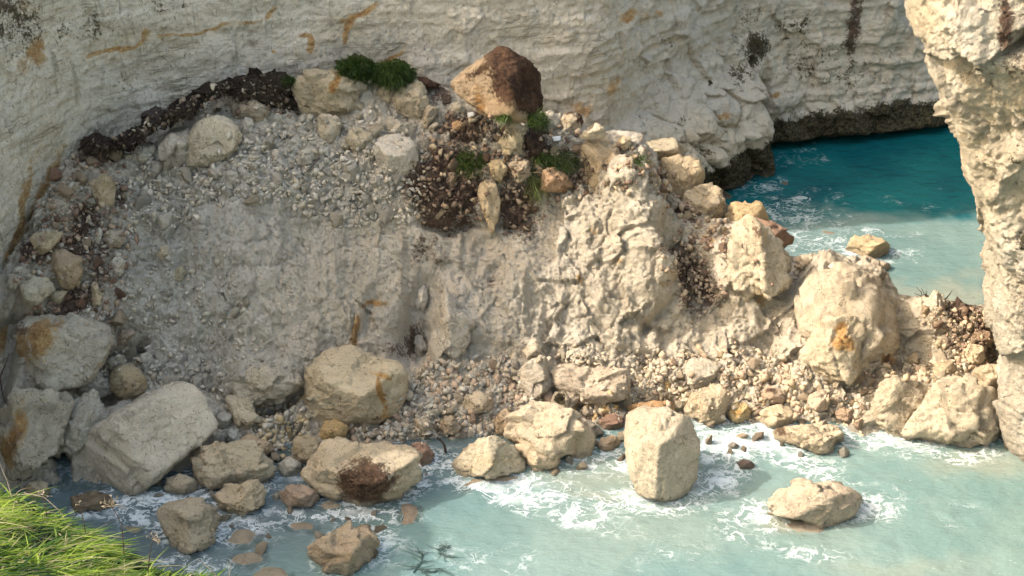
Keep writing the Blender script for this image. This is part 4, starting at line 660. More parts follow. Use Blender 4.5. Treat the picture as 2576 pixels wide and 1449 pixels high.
# -- sunken in the pool, lower left
B('boulder', 'lumpy pale rock awash at the bottom centre-left of the picture', [(762, 1402), (775, 1377), (850, 1347), (880, 1314), (930, 1322), (945, 1362), (940, 1402), (920, 1432), (850, 1444), (780, 1437)], mode='w', zf=.6, tint=(.92, .82, .7), sub=5, cat='sea rock', rough=1.5)
B('boulder', 'faint sunken rock right of the two-toned block', [(560, 1367), (590, 1332), (630, 1327), (655, 1347), (650, 1372), (600, 1380)], mode='s', tint=(.85, .78, .68), cat='sea rock')
B('boulder', 'sunken brown rock between the grass tip and the lumpy pale rock', [(570, 1422), (590, 1392), (640, 1384), (672, 1397), (665, 1417), (620, 1432)], mode='s', tint=(.85, .76, .66), cat='sea rock')
B('boulder', 'sunken rock cut by the bottom picture edge next to the grass tip', [(620, 1450), (650, 1427), (700, 1420), (730, 1442), (740, 1462), (630, 1472)], mode='s', tint=(.88, .8, .7), cat='sea rock')
B('boulder', 'oval sunken rock below the red-faced boulder', [(713, 1327), (730, 1314), (780, 1310), (808, 1322), (790, 1342), (740, 1342)], mode='s', tint=(.85, .76, .66), cat='sea rock')
B('boulder', 'pink sunken rock right of the red-faced boulder, under thin foam', [(1000, 1277), (1020, 1260), (1050, 1267), (1065, 1292), (1040, 1320), (1005, 1330)], mode='s', tint=(.95, .78, .68), cat='sea rock')
B('boulder', 'dim sunken rock near the dry stalks above the grass', [(300, 1332), (320, 1320), (350, 1324), (363, 1337), (340, 1347)], mode='s', tint=(.7, .66, .6), cat='sea rock')
B('boulder', 'pale sunken stone in front of the left end of the red-faced boulder', [(785, 1282), (820, 1258), (860, 1265), (867, 1282), (830, 1292)], mode='s', tint=(.9, .84, .74), cat='sea rock')
B('boulder', 'tan rock ridge with a wave breaking over its right end', [(1140, 1232), (1180, 1207), (1240, 1192), (1320, 1197), (1330, 1207), (1220, 1222)], mode='s', tint=(1.05, .9, .76), cat='sea rock')
B('boulder', 'flat pale stone under the shallow pool behind the dark branch', [(1125, 1132), (1145, 1120), (1172, 1120), (1180, 1132), (1150, 1140)], mode='s', tint=(.9, .86, .78), cat='sea rock', sub=3)
# lone bodies left where the face was split by gullies
B('chalk_block', 'chalk block bulging over the cobbles at the foot of the grey talus', [(560, 985), (590, 930), (650, 905), (740, 905), (778, 930), (760, 975), (700, 1003), (650, 1020), (590, 1005)], tint=(1.0, .98, .92), cat='chalk block', sub=5, push=-.25, rough=1.0, sharp=16, zf=.55)
# blade-like turf block, black with roots, overhanging the crest
B('turf_block', 'black root-filled turf block slumped on the left crest', [(540, 235), (570, 205), (630, 185), (690, 190), (735, 215), (752, 260), (740, 285), (690, 262), (620, 250)], tint=(.06, .05, .045), cat='turf block', sub=5, shag=.16, push=.1, rough=2.4, sharp=12)
B('turf_block', 'ragged black turf strip in the crevice along the left cliff', [(465, 250), (500, 225), (560, 205), (575, 215), (530, 245), (480, 268)], tint=(.06, .05, .045), cat='turf block', shag=.14, push=.3, rough=2.4, sharp=12)
B('turf_block', 'small dark tangle of roots against the lower left cliff wall', [(190, 370), (215, 345), (265, 335), (290, 355), (270, 380), (205, 385)], tint=(.11, .085, .08), cat='turf block', shag=.14, push=.5, rough=2.4, sharp=12)
B('turf_block', 'purplish root clump in the middle of the left crevice', [(355, 300), (375, 278), (410, 275), (425, 290), (400, 315), (365, 318)], tint=(.15, .13, .14), cat='turf block', shag=.12, push=.6, rough=2.4, sharp=12)
B('turf_block', 'grassy turf sod lying on the crest above the scree, left of two', [(850, 155), (880, 143), (915, 150), (948, 175), (945, 205), (880, 195), (855, 178)], mode=53.0, tint=(.08, .09, .05), cat='turf block', rough=2, shag=.12, zf=1.0)
B('turf_block', 'grassy turf sod lying on the crest behind the cream cube, right of two', [(935, 180), (965, 160), (1005, 156), (1038, 182), (1040, 210), (1000, 218), (945, 208)], mode=52.9, tint=(.08, .09, .05), cat='turf block', rough=2, shag=.12, zf=1.0)
B('turf_block', 'dark red-brown soil strip on the crest right of the grass sods', [(1035, 185), (1070, 200), (1105, 212), (1100, 222), (1060, 215), (1035, 205)], mode=53.2, tint=(.2, .12, .1), cat='turf block', rough=2, shag=.08, zf=1.0)
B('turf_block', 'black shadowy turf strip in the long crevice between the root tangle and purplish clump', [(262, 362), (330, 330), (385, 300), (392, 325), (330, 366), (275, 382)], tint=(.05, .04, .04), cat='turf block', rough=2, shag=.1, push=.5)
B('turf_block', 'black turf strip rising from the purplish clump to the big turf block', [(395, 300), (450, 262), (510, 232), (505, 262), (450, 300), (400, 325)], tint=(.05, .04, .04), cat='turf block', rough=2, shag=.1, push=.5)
# ------------------------------------------------------------------ loose stones
def inpoly(poly, x, y):
    r = False; j = len(poly) - 1
    for i in range(len(poly)):
        (xi, yi), (xj, yj) = poly[i], poly[j]
        if (yi > y) != (yj > y) and x < (xj - xi) * (y - yi) / (yj - yi) + xi: r = not r
        j = i
    return r
def rockshape(n, sub, sharp=30, rough=.06, sq=(1, .8, .65)):
    rg = np.random.default_rng(n); d, F = ico(sub)
    An = rg.normal(size=(9, 3)); An /= np.linalg.norm(An, axis=1)[:, None]; An = np.r_[An, -An[:5]]; H = rg.uniform(.7, 1.0, len(An))
    q = np.clip(d @ An.T / H, 0, None); mx = q.max(1) + 1e-6; r = 1 / (mx * ((q / mx[:, None]) ** sharp).sum(1) ** (1 / sharp)); r = np.minimum(r, 1.35)
    V = d * r[:, None] * np.array(sq); V = V * (1 + rough * fbm(V * 3 + n, 1.2, 3, n)[:, None]); return V.astype(np.float32), F
# BVH of pile plus the boulders, so stones lie on what they lie on
vs = [g3.reshape(-1, 3)]; gf = gridF(g3.shape[0], g3.shape[1]); fs = [np.concatenate([gf[:, [0, 1, 2]], gf[:, [0, 2, 3]]])]; nbase = len(vs[0])
d3 = {}
for Wv, F in BOULD:
    vs.append(Wv); fs.append(F + nbase); nbase += len(Wv)
npile = len(fs[0]); AV = np.concatenate(vs); AF = np.concatenate(fs)
BALL = BVHTree.FromPolygons([Vector(v) for v in AV.tolist()], AF.tolist())
def hit2(x, y):
    r = ray(x, y); r /= np.linalg.norm(r); h, n, i, d = BALL.ray_cast(Vector(CAM), Vector(r), 200)
    if h is None or h.z < -.12: return None
    if n.dot(Vector(r)) > 0: n = -n
    return np.array(h), np.array(n), d, i < npile
Z_ = {  # polygon, number singly built, number in the mass, (min,max px) singly, tints
 'upper': ([(330, 400), (480, 380), (620, 330), (760, 300), (900, 300), (1040, 300), (1060, 460), (1040, 580), (800, 560), (700, 500), (560, 500), (440, 560), (330, 600)], 56, 2300, [GR, WH, (.98, .95, .88)]),
 'left': ([(150, 400), (330, 370), (320, 700), (280, 830), (60, 790), (50, 650), (120, 500)], 30, 1100, [BR, (.8, .7, .6), GR, RD, (.42, .3, .26), (.5, .36, .31)]),
 'talus': ([(330, 640), (560, 640), (700, 900), (560, 980), (330, 900), (290, 830)], 12, 500, [GR, (.95, .93, .88)]),
 'lowerleft': ([(330, 870), (430, 940), (560, 985), (660, 1015), (640, 1100), (560, 1010), (500, 955), (330, 1000), (180, 970), (250, 900)], 36, 600, [GR, WH, (.9, .85, .76)]),
 'poolleft': ([(640, 1010), (700, 1005), (770, 1000), (780, 1080), (750, 1150), (700, 1170), (660, 1110), (640, 1080)], 34, 520, [GR, (.85, .8, .7), (1, .86, .6)]),
 'middle': ([(1000, 1000), (1060, 920), (1180, 900), (1310, 910), (1400, 1000), (1290, 1040), (1250, 1100), (1100, 1105), (1000, 1130), (880, 1110), (880, 1080), (1000, 1060)], 50, 1900, [GR, WH, (1, .94, .84), (.85, .7, .62), (.95, .9, .84)]),
 'midright': ([(1390, 1010), (1560, 1000), (1720, 960), (1720, 1050), (1500, 1070), (1440, 1060)], 22, 700, [(1.05, .98, .86), (.95, .84, .74), (1.1, .85, .5)]),
 'shelf': ([(1300, 880), (1700, 890), (1720, 960), (1580, 1000), (1400, 930)], 8, 700, [CR, (1, .9, .78)]),
 'right': ([(1580, 960), (1700, 900), (1850, 880), (2020, 930), (2100, 975), (2250, 915), (2420, 880), (2530, 880), (2540, 950), (2400, 960), (2220, 970), (2180, 1080), (2000, 1070), (1900, 1060), (1830, 1060), (1740, 1040)], 64, 2100, [(1.06, .97, .82), (1.08, 1.02, .9), (1.04, .9, .7), (1.0, .88, .76), (.95, .76, .64)]),
 'centre': ([(1080, 290), (1250, 290), (1400, 330), (1600, 350), (1600, 480), (1400, 500), (1320, 600), (1200, 560), (1060, 560), (1040, 480)], 30, 1300, [BR, (.9, .78, .62), (.7, .54, .42), (.42, .3, .25), (.3, .21, .18), (.5, .38, .32)]),
 'ridge': ([(1600, 380), (1680, 400), (1900, 640), (2000, 660), (1960, 720), (1760, 620), (1640, 480)], 16, 600, [BR, (1.0, .88, .7), (.6, .45, .38)]),
 'slide': ([(1670, 610), (1740, 600), (1820, 760), (1760, 780), (1700, 700)], 6, 500, [(.5, .38, .33), (1.1, .95, .8), BR]),
 'rightsoil': ([(2330, 770), (2500, 780), (2520, 900), (2400, 890)], 14, 500, [(.6, .46, .38), (.95, .8, .64), (1.1, 1, .82)]),
 'crevice': ([(190, 385), (280, 345), (400, 300), (480, 245), (620, 195), (740, 230), (740, 290), (640, 270), (560, 262), (430, 330), (280, 400)], 0, 620, [(.16, .12, .1), (.3, .22, .19), (.5, .42, .36), (.9, .88, .84), (.1, .08, .08)]),
 'spread': ([(330, 640), (1100, 640), (1600, 500), (1950, 700), (2300, 760), (2300, 900), (1750, 880), (1100, 890), (700, 950), (330, 900)], 0, 700, [CR, GR, (1, .92, .8)]),
}
def chip(n, npts, sq=(1, .8, .6), subd=0, rough=.0):
    import bmesh
    rg = np.random.default_rng(n + 9000); p = rg.normal(size=(npts, 3)); p /= np.linalg.norm(p, axis=1)[:, None]; p *= rg.uniform(.85, 1.15, (npts, 1)) * np.array(sq)
    bm = bmesh.new(); vs = [bm.verts.new(q) for q in p]; r_ = bmesh.ops.convex_hull(bm, input=vs)
    bmesh.ops.delete(bm, geom=list({g for g in r_['geom_interior'] + r_['geom_unused'] if isinstance(g, bmesh.types.BMVert)}), context='VERTS')
    bmesh.ops.triangulate(bm, faces=bm.faces[:])
    if subd:
        bmesh.ops.bevel(bm, geom=bm.edges[:], offset=.025, segments=1, affect='EDGES'); bmesh.ops.triangulate(bm, faces=bm.faces[:])
        bmesh.ops.subdivide_edges(bm, edges=[q for q in bm.edges if q.calc_length() > .3], cuts=1, use_grid_fill=True); bmesh.ops.triangulate(bm, faces=bm.faces[:])
    bm.normal_update(); bm.verts.index_update(); V = np.array([v.co[:] for v in bm.verts], np.float32); F = np.array([[v.index for v in f.verts] for f in bm.faces], np.int32); bm.free()
    if rough: V = V * (1 + rough * fbm(V * 2 + n, 1.6, 3, n)[:, None])
    return V, F
LIB = [chip(k, 11, (1, .82, .68), 1, .10) for k in range(16)]; LIBM = [mesh('stone', v, f, {}, False, M_ROCK) for v, f in LIB]
SML = [chip(100 + k, 7 + k % 3, (1, .72, .5)) for k in range(12)]
WHERE = dict(upper='loose angular stone in the grey scree below the left crest', left='loose stone in the brown soil slide by the left cliff', talus='loose stone stuck on the lower grey talus', lowerleft='loose stone among the boulders of the lower left shore',
             poolleft='cobble left of the big cubic orange-streaked boulder', middle='cobble on the beach between the cubic boulder and the pool', midright='cobble between the wide pinkish block and the standing pillar', shelf='small stone at the foot of the sunlit face',
             right='sunlit cobble on the right-hand beach', centre='loose stone in the brown rubble at the middle of the crest', ridge='loose stone on the back of the right ridge', slide='stone in the dark earth streak on the sunlit face', rightsoil='stone in the brown earth beside the near cliff')
def sample(poly):
    xs = [p[0] for p in poly]; ys = [p[1] for p in poly]
    while True:
        x, y = random.uniform(min(xs), max(xs)), random.uniform(min(ys), max(ys))
        if inpoly(poly, x, y): return x, y
import re as _re
STOP = r' (leaning|wedged|at|above|directly|beside|right|left|sitting|on|touching|just|under|standing|in|with|below|behind|set|set|for|perched|half|stuck|squeezed|jutting|rising|near|tucked|between|slanting|hanging|fallen|from|among|cut|awash|poking|dipping|overhanging|tall|clinging|and|of|to|that|against|by|down|before|beneath) .*'
_sh = {}
for lb, x_, y_, w_, h_ in NAMED:
    s_ = _re.sub(STOP, '', lb); _sh.setdefault(s_, []).append((x_, y_, w_, h_))
ANCH = [(s_, *v[0]) for s_, v in _sh.items() if len(v) == 1 and len(s_.split()) <= 6 and v[0][2] > 24]
def hue(t):
    r, g, b = t; m = (r + g + b) / 3
    if m < .5: return 'dark red-brown'
    if m < .72: return 'brown'
    if r / b > 1.45: return 'yellowish'
    if r / b > 1.16: return 'tan' if m < 1 else 'cream'
    return 'white' if m > 1.05 else 'grey'
ORD = ['', 'second nearest ', 'third nearest ', 'fourth nearest ', 'fifth nearest ', 'sixth nearest ', 'seventh nearest ', 'eighth nearest ', 'ninth nearest ', 'tenth nearest ']
STONES = []
for zn, (poly, nS, nM, tints) in Z_.items():
    placed = []; tries = 0; k = 0
    while k < nS and tries < nS * 30:
        tries += 1; x, y = sample(poly); s = 8 + (25 if zn in ('upper', 'left', 'lowerleft') else 19) * random.random() ** 1.8
        if zn in ('right', 'middle'): s = 9 + 19 * random.random() ** 1.8
        if any((x - a) ** 2 + (y - b) ** 2 < (s + c) ** 2 * .62 for a, b, c in placed): continue
        h = hit2(x, y)
        if h is None or not h[3]: continue
        placed.append((x, y, s)); r = s * h[2] / FPX
        o = link('stone', LIBM[random.randrange(len(LIBM))], WHERE[zn], 'stone', 'loose stones: ' + WHERE[zn])
        o.location = list(h[0] + h[1] * r * .22); o.scale = (r * random.uniform(.9, 1.2), r, r * random.uniform(.85, 1.15)); o.rotation_euler = [random.uniform(0, 6.28) for _ in range(3)]
        t = random.choice(tints); v = random.uniform(.9, 1.08); o.color = (t[0] * v, t[1] * v, t[2] * v, 1); k += 1; STONES.append((o, x, y, s, hue(t)))
for q in range(400):          # stones standing in the shallows
    x, y = sample(random.choice([[(360, 1200), (700, 1190), (760, 1300), (560, 1330), (400, 1270)], [(380, 1200), (760, 1240), (1000, 1300), (980, 1400), (560, 1400)], [(1060, 1120), (1300, 1110), (1570, 1060), (1560, 1180), (1300, 1200)], [(1760, 1065), (2170, 1070), (2180, 1150), (1780, 1150)]]))
    if sum(1 for z in STONES if z[0].get('wet')) >= 30: break
    if hit2(x, y) is not None or any((x - a) ** 2 + (y - b) ** 2 < (c + 16) ** 2 for _, a, b, c, _ in STONES): continue
    s = 11 + 14 * random.random() ** 1.5; g = at_z(x, y, 0.0); r = s * np.linalg.norm(g - CAM) / FPX
    o = link('stone', LIBM[random.randrange(len(LIBM))], 'x', 'stone', 'loose stones: stone in the shallow water by the shore'); o['wet'] = 1
    o.location = list(g + np.array([0, 0, r * random.uniform(-.15, .35)])); o.scale = (r * 1.15, r, r * .9); o.rotation_euler = [random.uniform(0, 6.28) for _ in range(3)]
    t = random.choice([(.85, .78, .66), (.95, .88, .75), (.7, .58, .48), GR]); o.color = (*t, 1); STONES.append((o, x, y, s, hue(t)))
    v_, f_ = LIB[0]; SPL.append(v_ * r + np.array(o.location))
for z in STONES:
    if 'wet' in z[0]: del z[0]['wet']
bag = {}
for o, x, y, s, hu in STONES:
    a = min(ANCH, key=lambda q: math.hypot(max(0, abs(x - q[1]) - q[3] / 2), max(0, abs(y - q[2]) - q[4] / 2)))
    dx, dy = x - a[1], y - a[2]; rel = ('right of' if dx > 0 else 'left of') if abs(dx) / (a[3] + 20) > abs(dy) / (a[4] + 20) else ('below' if dy > 0 else 'above')
    key = f"{'large' if s > 18 else 'small' if s < 12 else 'middling'} {hu} stone {rel} the {a[0]}"; bag.setdefault(key, []).append((math.hypot(dx, dy), o))
for key, v in bag.items():
    v.sort(key=lambda q: q[0])
    for n_, (d_, o) in enumerate(v): o['label'] = (ORD[min(n_, 9)] if n_ else ('nearest ' if len(v) > 1 else '')) + key
# the uncountable rest: one object, real stones, tone carried as colour of the stone itself
t = NT('scree_stone'); P_ = t.n('NewGeometry').outputs['Position']; an = t.n('Attribute', attribute_name='stone_colour')
n = t.noise(P_, 14, 4, .7); c = t.mix(t.ramp(n, .3, .7), t.mix(.35, an.outputs['Color'], (.25, .21, .16)), an.outputs['Color'])
b = t.n('BsdfPrincipled'); t.put(b.inputs['Base Color'], c); b.inputs['Roughness'].default_value = .92; b.inputs['Specular IOR Level'].default_value = .2
t.put(b.inputs['Normal'], t.bump(n, .5, .03)); t.t.links.new(b.outputs[0], t.out.inputs[0]); M_SCREE = t.m
VV, FF, CC = [], [], []; base = 0; rg = np.random.default_rng(5)
for zn, (poly, nS, nM, tints) in Z_.items():
    for q in range(nM):
        x, y = sample(poly); x += random.gauss(0, 16); y += random.gauss(0, 12); h = hit2(x, y)
        if h is None or (not h[3] and random.random() < (.93 if zn != 'crevice' else .1)): continue
        s = (1.9 + 14 * random.random() ** (2.5 if zn in ('upper', 'left', 'centre', 'lowerleft', 'poolleft') else 3.2)) if zn != 'spread' else (1.2 + 3.2 * random.random() ** 3)
        if zn in ('middle', 'right', 'poolleft'): s *= 1.25
        r = s * h[2] / FPX; v, f = SML[random.randrange(12)]; R = np.array(_rot(rg)) * r
        VV.append(v @ R.T + (h[0] + h[1] * r * .1)); FF.append(f + base); base += len(v)
        tc = np.array(random.choice(tints)) * np.array((.52, .465, .385)) * random.uniform(.78, 1.02); CC.append(np.tile(np.r_[tc, 1], (len(v), 1)))
me = mesh('scree', np.concatenate(VV), np.concatenate(FF), {}, False, M_SCREE)
ca = me.attributes.new('stone_colour', 'FLOAT_COLOR', 'POINT'); ca.data.foreach_set('color', np.concatenate(CC).astype(np.float32).ravel())
link('scree', me, 'countless small chalk stones strewn over the collapsed slope and beach', 'scree', kind='stuff')

# ------------------------------------------------------------------ water
gx = np.r_[np.arange(-60, -18, 3.0), np.arange(-18, 23, .085), np.arange(23, 130, 4.0)]
gy = np.r_[np.arange(-10, 33, 2.0), np.arange(33, 46.5, .085), np.arange(46.5, 70, .16), np.arange(70, 160, 5.0)]
XX, YY = np.meshgrid(gx, gy, indexing='ij'); PW = np.stack([XX.ravel(), YY.ravel(), np.zeros(XX.size)], 1).astype(np.float32)
# tops of rocks on a raster of the shore
rs = .1; x0, y0 = -20, 32; nxr, nyr = 440, 320; topz = np.full((nxr, nyr), -3.0, np.float32)
for Wv in SPL + [PILE.reshape(-1, 3)]:
    i = ((Wv[:, 0] - x0) / rs).astype(int); j = ((Wv[:, 1] - y0) / rs).astype(int); m = (i >= 0) & (i < nxr) & (j >= 0) & (j < nyr); np.maximum.at(topz, (i[m], j[m]), Wv[m, 2].astype(np.float32))
def blur(a, k, it=2):
    for _ in range(it):
        for ax in (0, 1):
            c = np.cumsum(np.pad(a, [(k + 1, k) if q == ax else (0, 0) for q in (0, 1)], mode='edge'), axis=ax)
            a = (np.take(c, range(2 * k + 1, c.shape[ax]), axis=ax) - np.take(c, range(0, c.shape[ax] - 2 * k - 1), axis=ax)) / (2 * k + 1)
    return a
occ = (topz > 0.02).astype(np.float32)
def look(a, P, fill=0.0):
    fx = (P[:, 0] - x0) / rs - .5; fy = (P[:, 1] - y0) / rs - .5; i = np.clip(np.floor(fx).astype(int), 0, nxr - 2); j = np.clip(np.floor(fy).astype(int), 0, nyr - 2); u = np.clip(fx - i, 0, 1); v = np.clip(fy - j, 0, 1)
    r = a[i, j] * (1 - u) * (1 - v) + a[i + 1, j] * u * (1 - v) + a[i, j + 1] * (1 - u) * v + a[i + 1, j + 1] * u * v
    ins = (fx > 0) & (fy > 0) & (fx < nxr - 1) & (fy < nyr - 1); return np.where(ins, r, fill)
pos = blur(np.where(topz > .10, -.9, np.clip(topz, -1.2, 0)), 1, 1); depth = np.clip(-look(pos, PW, -1.2), 0, 1.2)
near = look(np.clip(blur(occ, 3, 2) * 2.2, 0, 1), PW); wide = look(np.clip(blur(occ, 10, 2) * 1.6, 0, 1), PW)
FOAM = [(1300, 1230, 170, 42, 8, 1), (1420, 1290, 180, 40, 12, .7), (1000, 1230, 120, 25, -10, .75), (880, 1300, 160, 22, 0, .6), (930, 1370, 110, 40, 0, .65), (1850, 1110, 170, 55, 0, 1.05), (1800, 1220, 90, 40, 0, .9), (2000, 1160, 160, 40, 20, .75), (1600, 1270, 180, 30, 0, .75), (2180, 1270, 90, 45, 0, .8), (2200, 1110, 140, 30, 8, .7), (2400, 1150, 180, 18, 0, .5),
        (2030, 1385, 120, 25, 10, .6), (1850, 1310, 90, 50, 0, .6), (380, 1265, 170, 25, -10, .9), (330, 1300, 90, 30, 0, .7), (560, 1330, 200, 50, 0, .45), (500, 1420, 120, 25, 0, .6), (250, 1245, 60, 12, 0, .5), (1080, 1170, 60, 50, 0, .5), (1500, 1170, 90, 40, 0, .4), (2380, 1290, 120, 40, 0, .3), (1200, 1400, 200, 60, 0, .32), (1700, 1390, 150, 40, 0, .35), (1870, 1165, 60, 40, 0, .55),
        (1980, 540, 150, 60, 0, .55), (1900, 470, 90, 30, -10, .5), (2050, 620, 140, 60, 0, .55), (2200, 580, 120, 14, 0, .5), (2280, 640, 60, 25, 0, .5), (2000, 400, 120, 20, -6, .3), (2300, 520, 160, 18, 6, .25), (2020, 375, 60, 8, 0, .45), (1940, 590, 60, 60, 0, .5)]
fm = marks(PW, FOAM, 14, 200); foam = np.clip(fm * .85 + near * .33 + wide * .08, 0, 1.3) * (PW[:, 1] < 80)
MILK = [(2300, 690, 420, 130, -6, 1), (2150, 620, 320, 90, 0, .8), (2450, 620, 200, 90, 0, .9)]
silt = np.clip(sstep(47.5, 42, PW[:, 1]) + marks(PW, MILK, 22, 210) * 1.25, 0, 1)
SAND = [(1500, 1200, 150, 40, 0, .5), (1650, 1180, 110, 40, 0, .6), (1480, 1240, 80, 20, 0, .6), (2480, 1170, 140, 40, 0, .5), (1980, 1310, 70, 30, 0, .7), (2400, 740, 200, 40, 0, .6), (1700, 1330, 500, 80, 0, .18), (2250, 1430, 200, 30, 0, .3)]
sand = marks(PW, SAND, 20, 215)
PW[:, 2] = (.035 * fbm(PW, .7, 3, 220) + .02 * fbm(PW, 2.2, 3, 221) + .05 * foam * fbm(PW, 2.0, 3, 222)) * (PW[:, 1] > 30) * (PW[:, 1] < 80)
t = NT('sea_water'); G_ = t.n('NewGeometry').outputs['Position']
n1 = t.noise(G_, .22, 4, .6); n2 = t.noise(G_, 1.2, 5, .6, .5)
milky = t.mix(t.ramp(n1, .35, .65), (.12, .195, .188), (.16, .23, .215)); milky = t.mix(t.math('MULTIPLY', t.attr('sand'), .8, True), milky, (.29, .27, .20))
milky = t.mix(t.ramp(t.math('ADD', t.attr('unshaded'), t.math('MULTIPLY', n1, .0)), 0, 1), (.085, .115, .125), milky)  # painted shade: near water turns darker and bluer towards the shaded left
deep = t.mix(t.ramp(n1, .3, .7), (.004, .075, .095), (.008, .125, .135))
sl = t.ramp(t.math('ADD', t.attr('silt'), t.math('MULTIPLY', t.math('SUBTRACT', n2, .5), .25)), .15, .85)
wc = t.mix(sl, deep, milky)
# foam: warped filaments that break up, thicker where the water churns
wn = t.n('TexNoise'); t.put(wn.inputs['Vector'], G_); wn.inputs['Scale'].default_value = 1.1; wn.inputs['Detail'].default_value = 5; wn.inputs['Roughness'].default_value = .6
wp = t.n('VectorMath', operation='ADD'); t.put(wp.inputs[0], t.vmul(G_, (1, 1.25, 0))); t.put(wp.inputs[1], t.vmul(wn.outputs['Color'], (1.5, 1.5, 0))); WPO = wp.outputs[0]
fa = t.noise(WPO, .85, 2, .5); fb = t.noise(WPO, 2.1, 3, .5)
fil1 = t.math('ABSOLUTE', t.math('SUBTRACT', fa, .5)); fil2 = t.math('ABSOLUTE', t.math('SUBTRACT', fb, .5))
fo_ = t.attr('foam')
brk_ = t.math('MULTIPLY', t.math('SUBTRACT', t.noise(G_, 5.5, 4, .7), .5), .05)
l1 = t.ramp(t.math('SUBTRACT', t.math('ADD', fil1, brk_), t.math('MULTIPLY', fo_, .012)), -.006, .026, 1, 0); l2 = t.ramp(t.math('SUBTRACT', t.math('ADD', fil2, brk_), t.math('MULTIPLY', fo_, .022)), -.008, .035, 1, 0)
patch = t.ramp(t.math('ADD', fo_, t.math('MULTIPLY', t.math('SUBTRACT', n2, .5), 1.3)), .12, .8)
lines = t.math('MULTIPLY', t.math('MAXIMUM', l1, l2), patch)
fc = t.noise(WPO, 2.3, 3, .55, .3)
churn = t.ramp(t.math('ADD', t.math('ADD', fo_, t.math('MULTIPLY', t.math('SUBTRACT', n2, .5), 1.3)), t.math('MULTIPLY', t.math('SUBTRACT', fc, .5), 1.3)), .45, 1.6, 0, .6)
fleck = t.math('MULTIPLY', t.ramp(t.noise(t.vmul(G_, (1, 2.2, 1)), 4.2, 4, .7), .66, .74), t.ramp(t.math('ADD', fo_, t.attr('silt')), .1, 1.2, .0, .55))
foamf = t.math('MAXIMUM', t.math('MAXIMUM', t.math('MULTIPLY', lines, .8), churn), fleck)
wc = t.mix(foamf, wc, (.74, .78, .80))
wb = t.n('BsdfPrincipled'); t.put(wb.inputs['Base Color'], wc); t.put(wb.inputs['Roughness'], t.math('ADD', .16, t.math('MULTIPLY', foamf, .6))); wb.inputs['IOR'].default_value = 1.33
hb = t.bump(t.noise(t.vmul(G_, (1, 1.7, 1)), 1.1, 5, .6), .45, .25); hb = t.bump(t.noise(t.vmul(G_, (1, 1.8, 1)), 5.0, 4, .6), .35, .05, hb); hb = t.bump(foamf, .5, .04, hb); t.put(wb.inputs['Normal'], hb)
tr = t.n('BsdfTransparent'); tr.inputs[0].default_value = (.72, .9, .88, 1); ms = t.n('MixShader')
opq = t.math('SUBTRACT', 1.0, t.math('POWER', 2.718, t.math('MULTIPLY', t.attr('depth'), -3.6)))
opq = t.math('MAXIMUM', t.math('ADD', opq, .30), foamf, True)
t.put(ms.inputs[0], opq); t.t.links.new(tr.outputs[0], ms.inputs[1]); t.t.links.new(wb.outputs[0], ms.inputs[2]); t.t.links.new(ms.outputs[0], t.out.inputs[0])
unshaded = sstep(-6.5, 1.5, PW[:, 0] + .9 * (40 - PW[:, 1]) + 2.0 * fbm(PW, .25, 3, 231)); unshaded = np.where(PW[:, 1] > 47, 1, unshaded)
link('sea', mesh('sea', PW, gridF(len(gx), len(gy)), dict(depth=depth, foam=foam, silt=silt, sand=sand, unshaded=unshaded), True, t.m), kind='structure')
sbx = np.array([(-200, -200, -4), (300, -200, -4), (300, 300, -4), (-200, 300, -4)], float)
sbm = plain('sea_bed_silt', (.3, .34, .3), (.36, .4, .34), .5); link('sea_bed', mesh('sea_bed', sbx, [[0, 1, 2, 3]], {}, False, sbm), kind='structure')
# ------------------------------------------------------------------ blades, strands, stalks
def strips(base, dirs, length, width, bend, seg=4, tone=None, seed=0):
    """curved tapering leaf blades: base Nx3, dirs Nx3, arrays of length/width, bend vectors Nx3"""
    n = len(base); rg_ = np.random.default_rng(seed); side = np.cross(dirs, rg_.normal(size=(n, 3))); side /= np.linalg.norm(side, axis=1, keepdims=True)
    V = np.zeros((n, seg + 1, 2, 3), np.float32); al = np.zeros((n, seg + 1, 2), np.float32)
    for k in range(seg + 1):
        s = k / seg; c = base + dirs * (length * s)[:, None] + bend * (length * s * s)[:, None]; w = width * (1 - s ** 1.6) * .5 + width * .04
        V[:, k, 0] = c + side * w[:, None]; V[:, k, 1] = c - side * w[:, None]; al[:, k] = s
    b0 = (np.arange(n) * (seg + 1) * 2)[:, None, None]; k = np.arange(seg)[None, :, None] * 2
    F = (b0 + k + np.array([0, 1, 3, 2])[None, None]).reshape(-1, 4)
    return V.reshape(-1, 3), F, dict(tone=np.repeat(tone if tone is not None else rg_.random(n), (seg + 1) * 2), along=al.ravel())
# grass bank at the viewer's feet
ex = np.array([-260, -60, 0, 100, 200, 350, 480, 560, 700]); ey = np.array([1140, 1200, 1238, 1276, 1335, 1412, 1450, 1478, 1550])
nu, nv = 120, 60; ux = np.linspace(-260, 700, nu); uy = smooth1(np.interp(ux, ex, ey), 9)
BK = np.zeros((nu, nv, 3))
for j in range(nv):
    s = j / (nv - 1); yy = uy + 14 + s * 560; tt = 8.6 - (ux / 2576) * 1.5 - s * 4.3
    BK[:, j] = CAM + ray(ux, yy) * tt[:, None]
BK = BK.reshape(-1, 3); BK[:, 2] += .05 * fbm(BK, 1.6, 4, 301) + .03 * fbm(BK, 5, 3, 302)
BKg = BK.reshape(nu, nv, 3); e0 = BKg[:, :1]; drop = np.concatenate([e0 + np.array([.2, .7, -14.]), e0 + np.array([.05, .35, -3.5]), e0 + np.array([0, .12, -.5])], 1)
full = np.concatenate([drop, BKg], 1)
link('grass_bank', mesh('grass_bank', full.reshape(-1, 3), gridF(nu, nv + 3), {}, True, M_BANK), kind='structure')
rg = np.random.default_rng(12); N_ = 34000
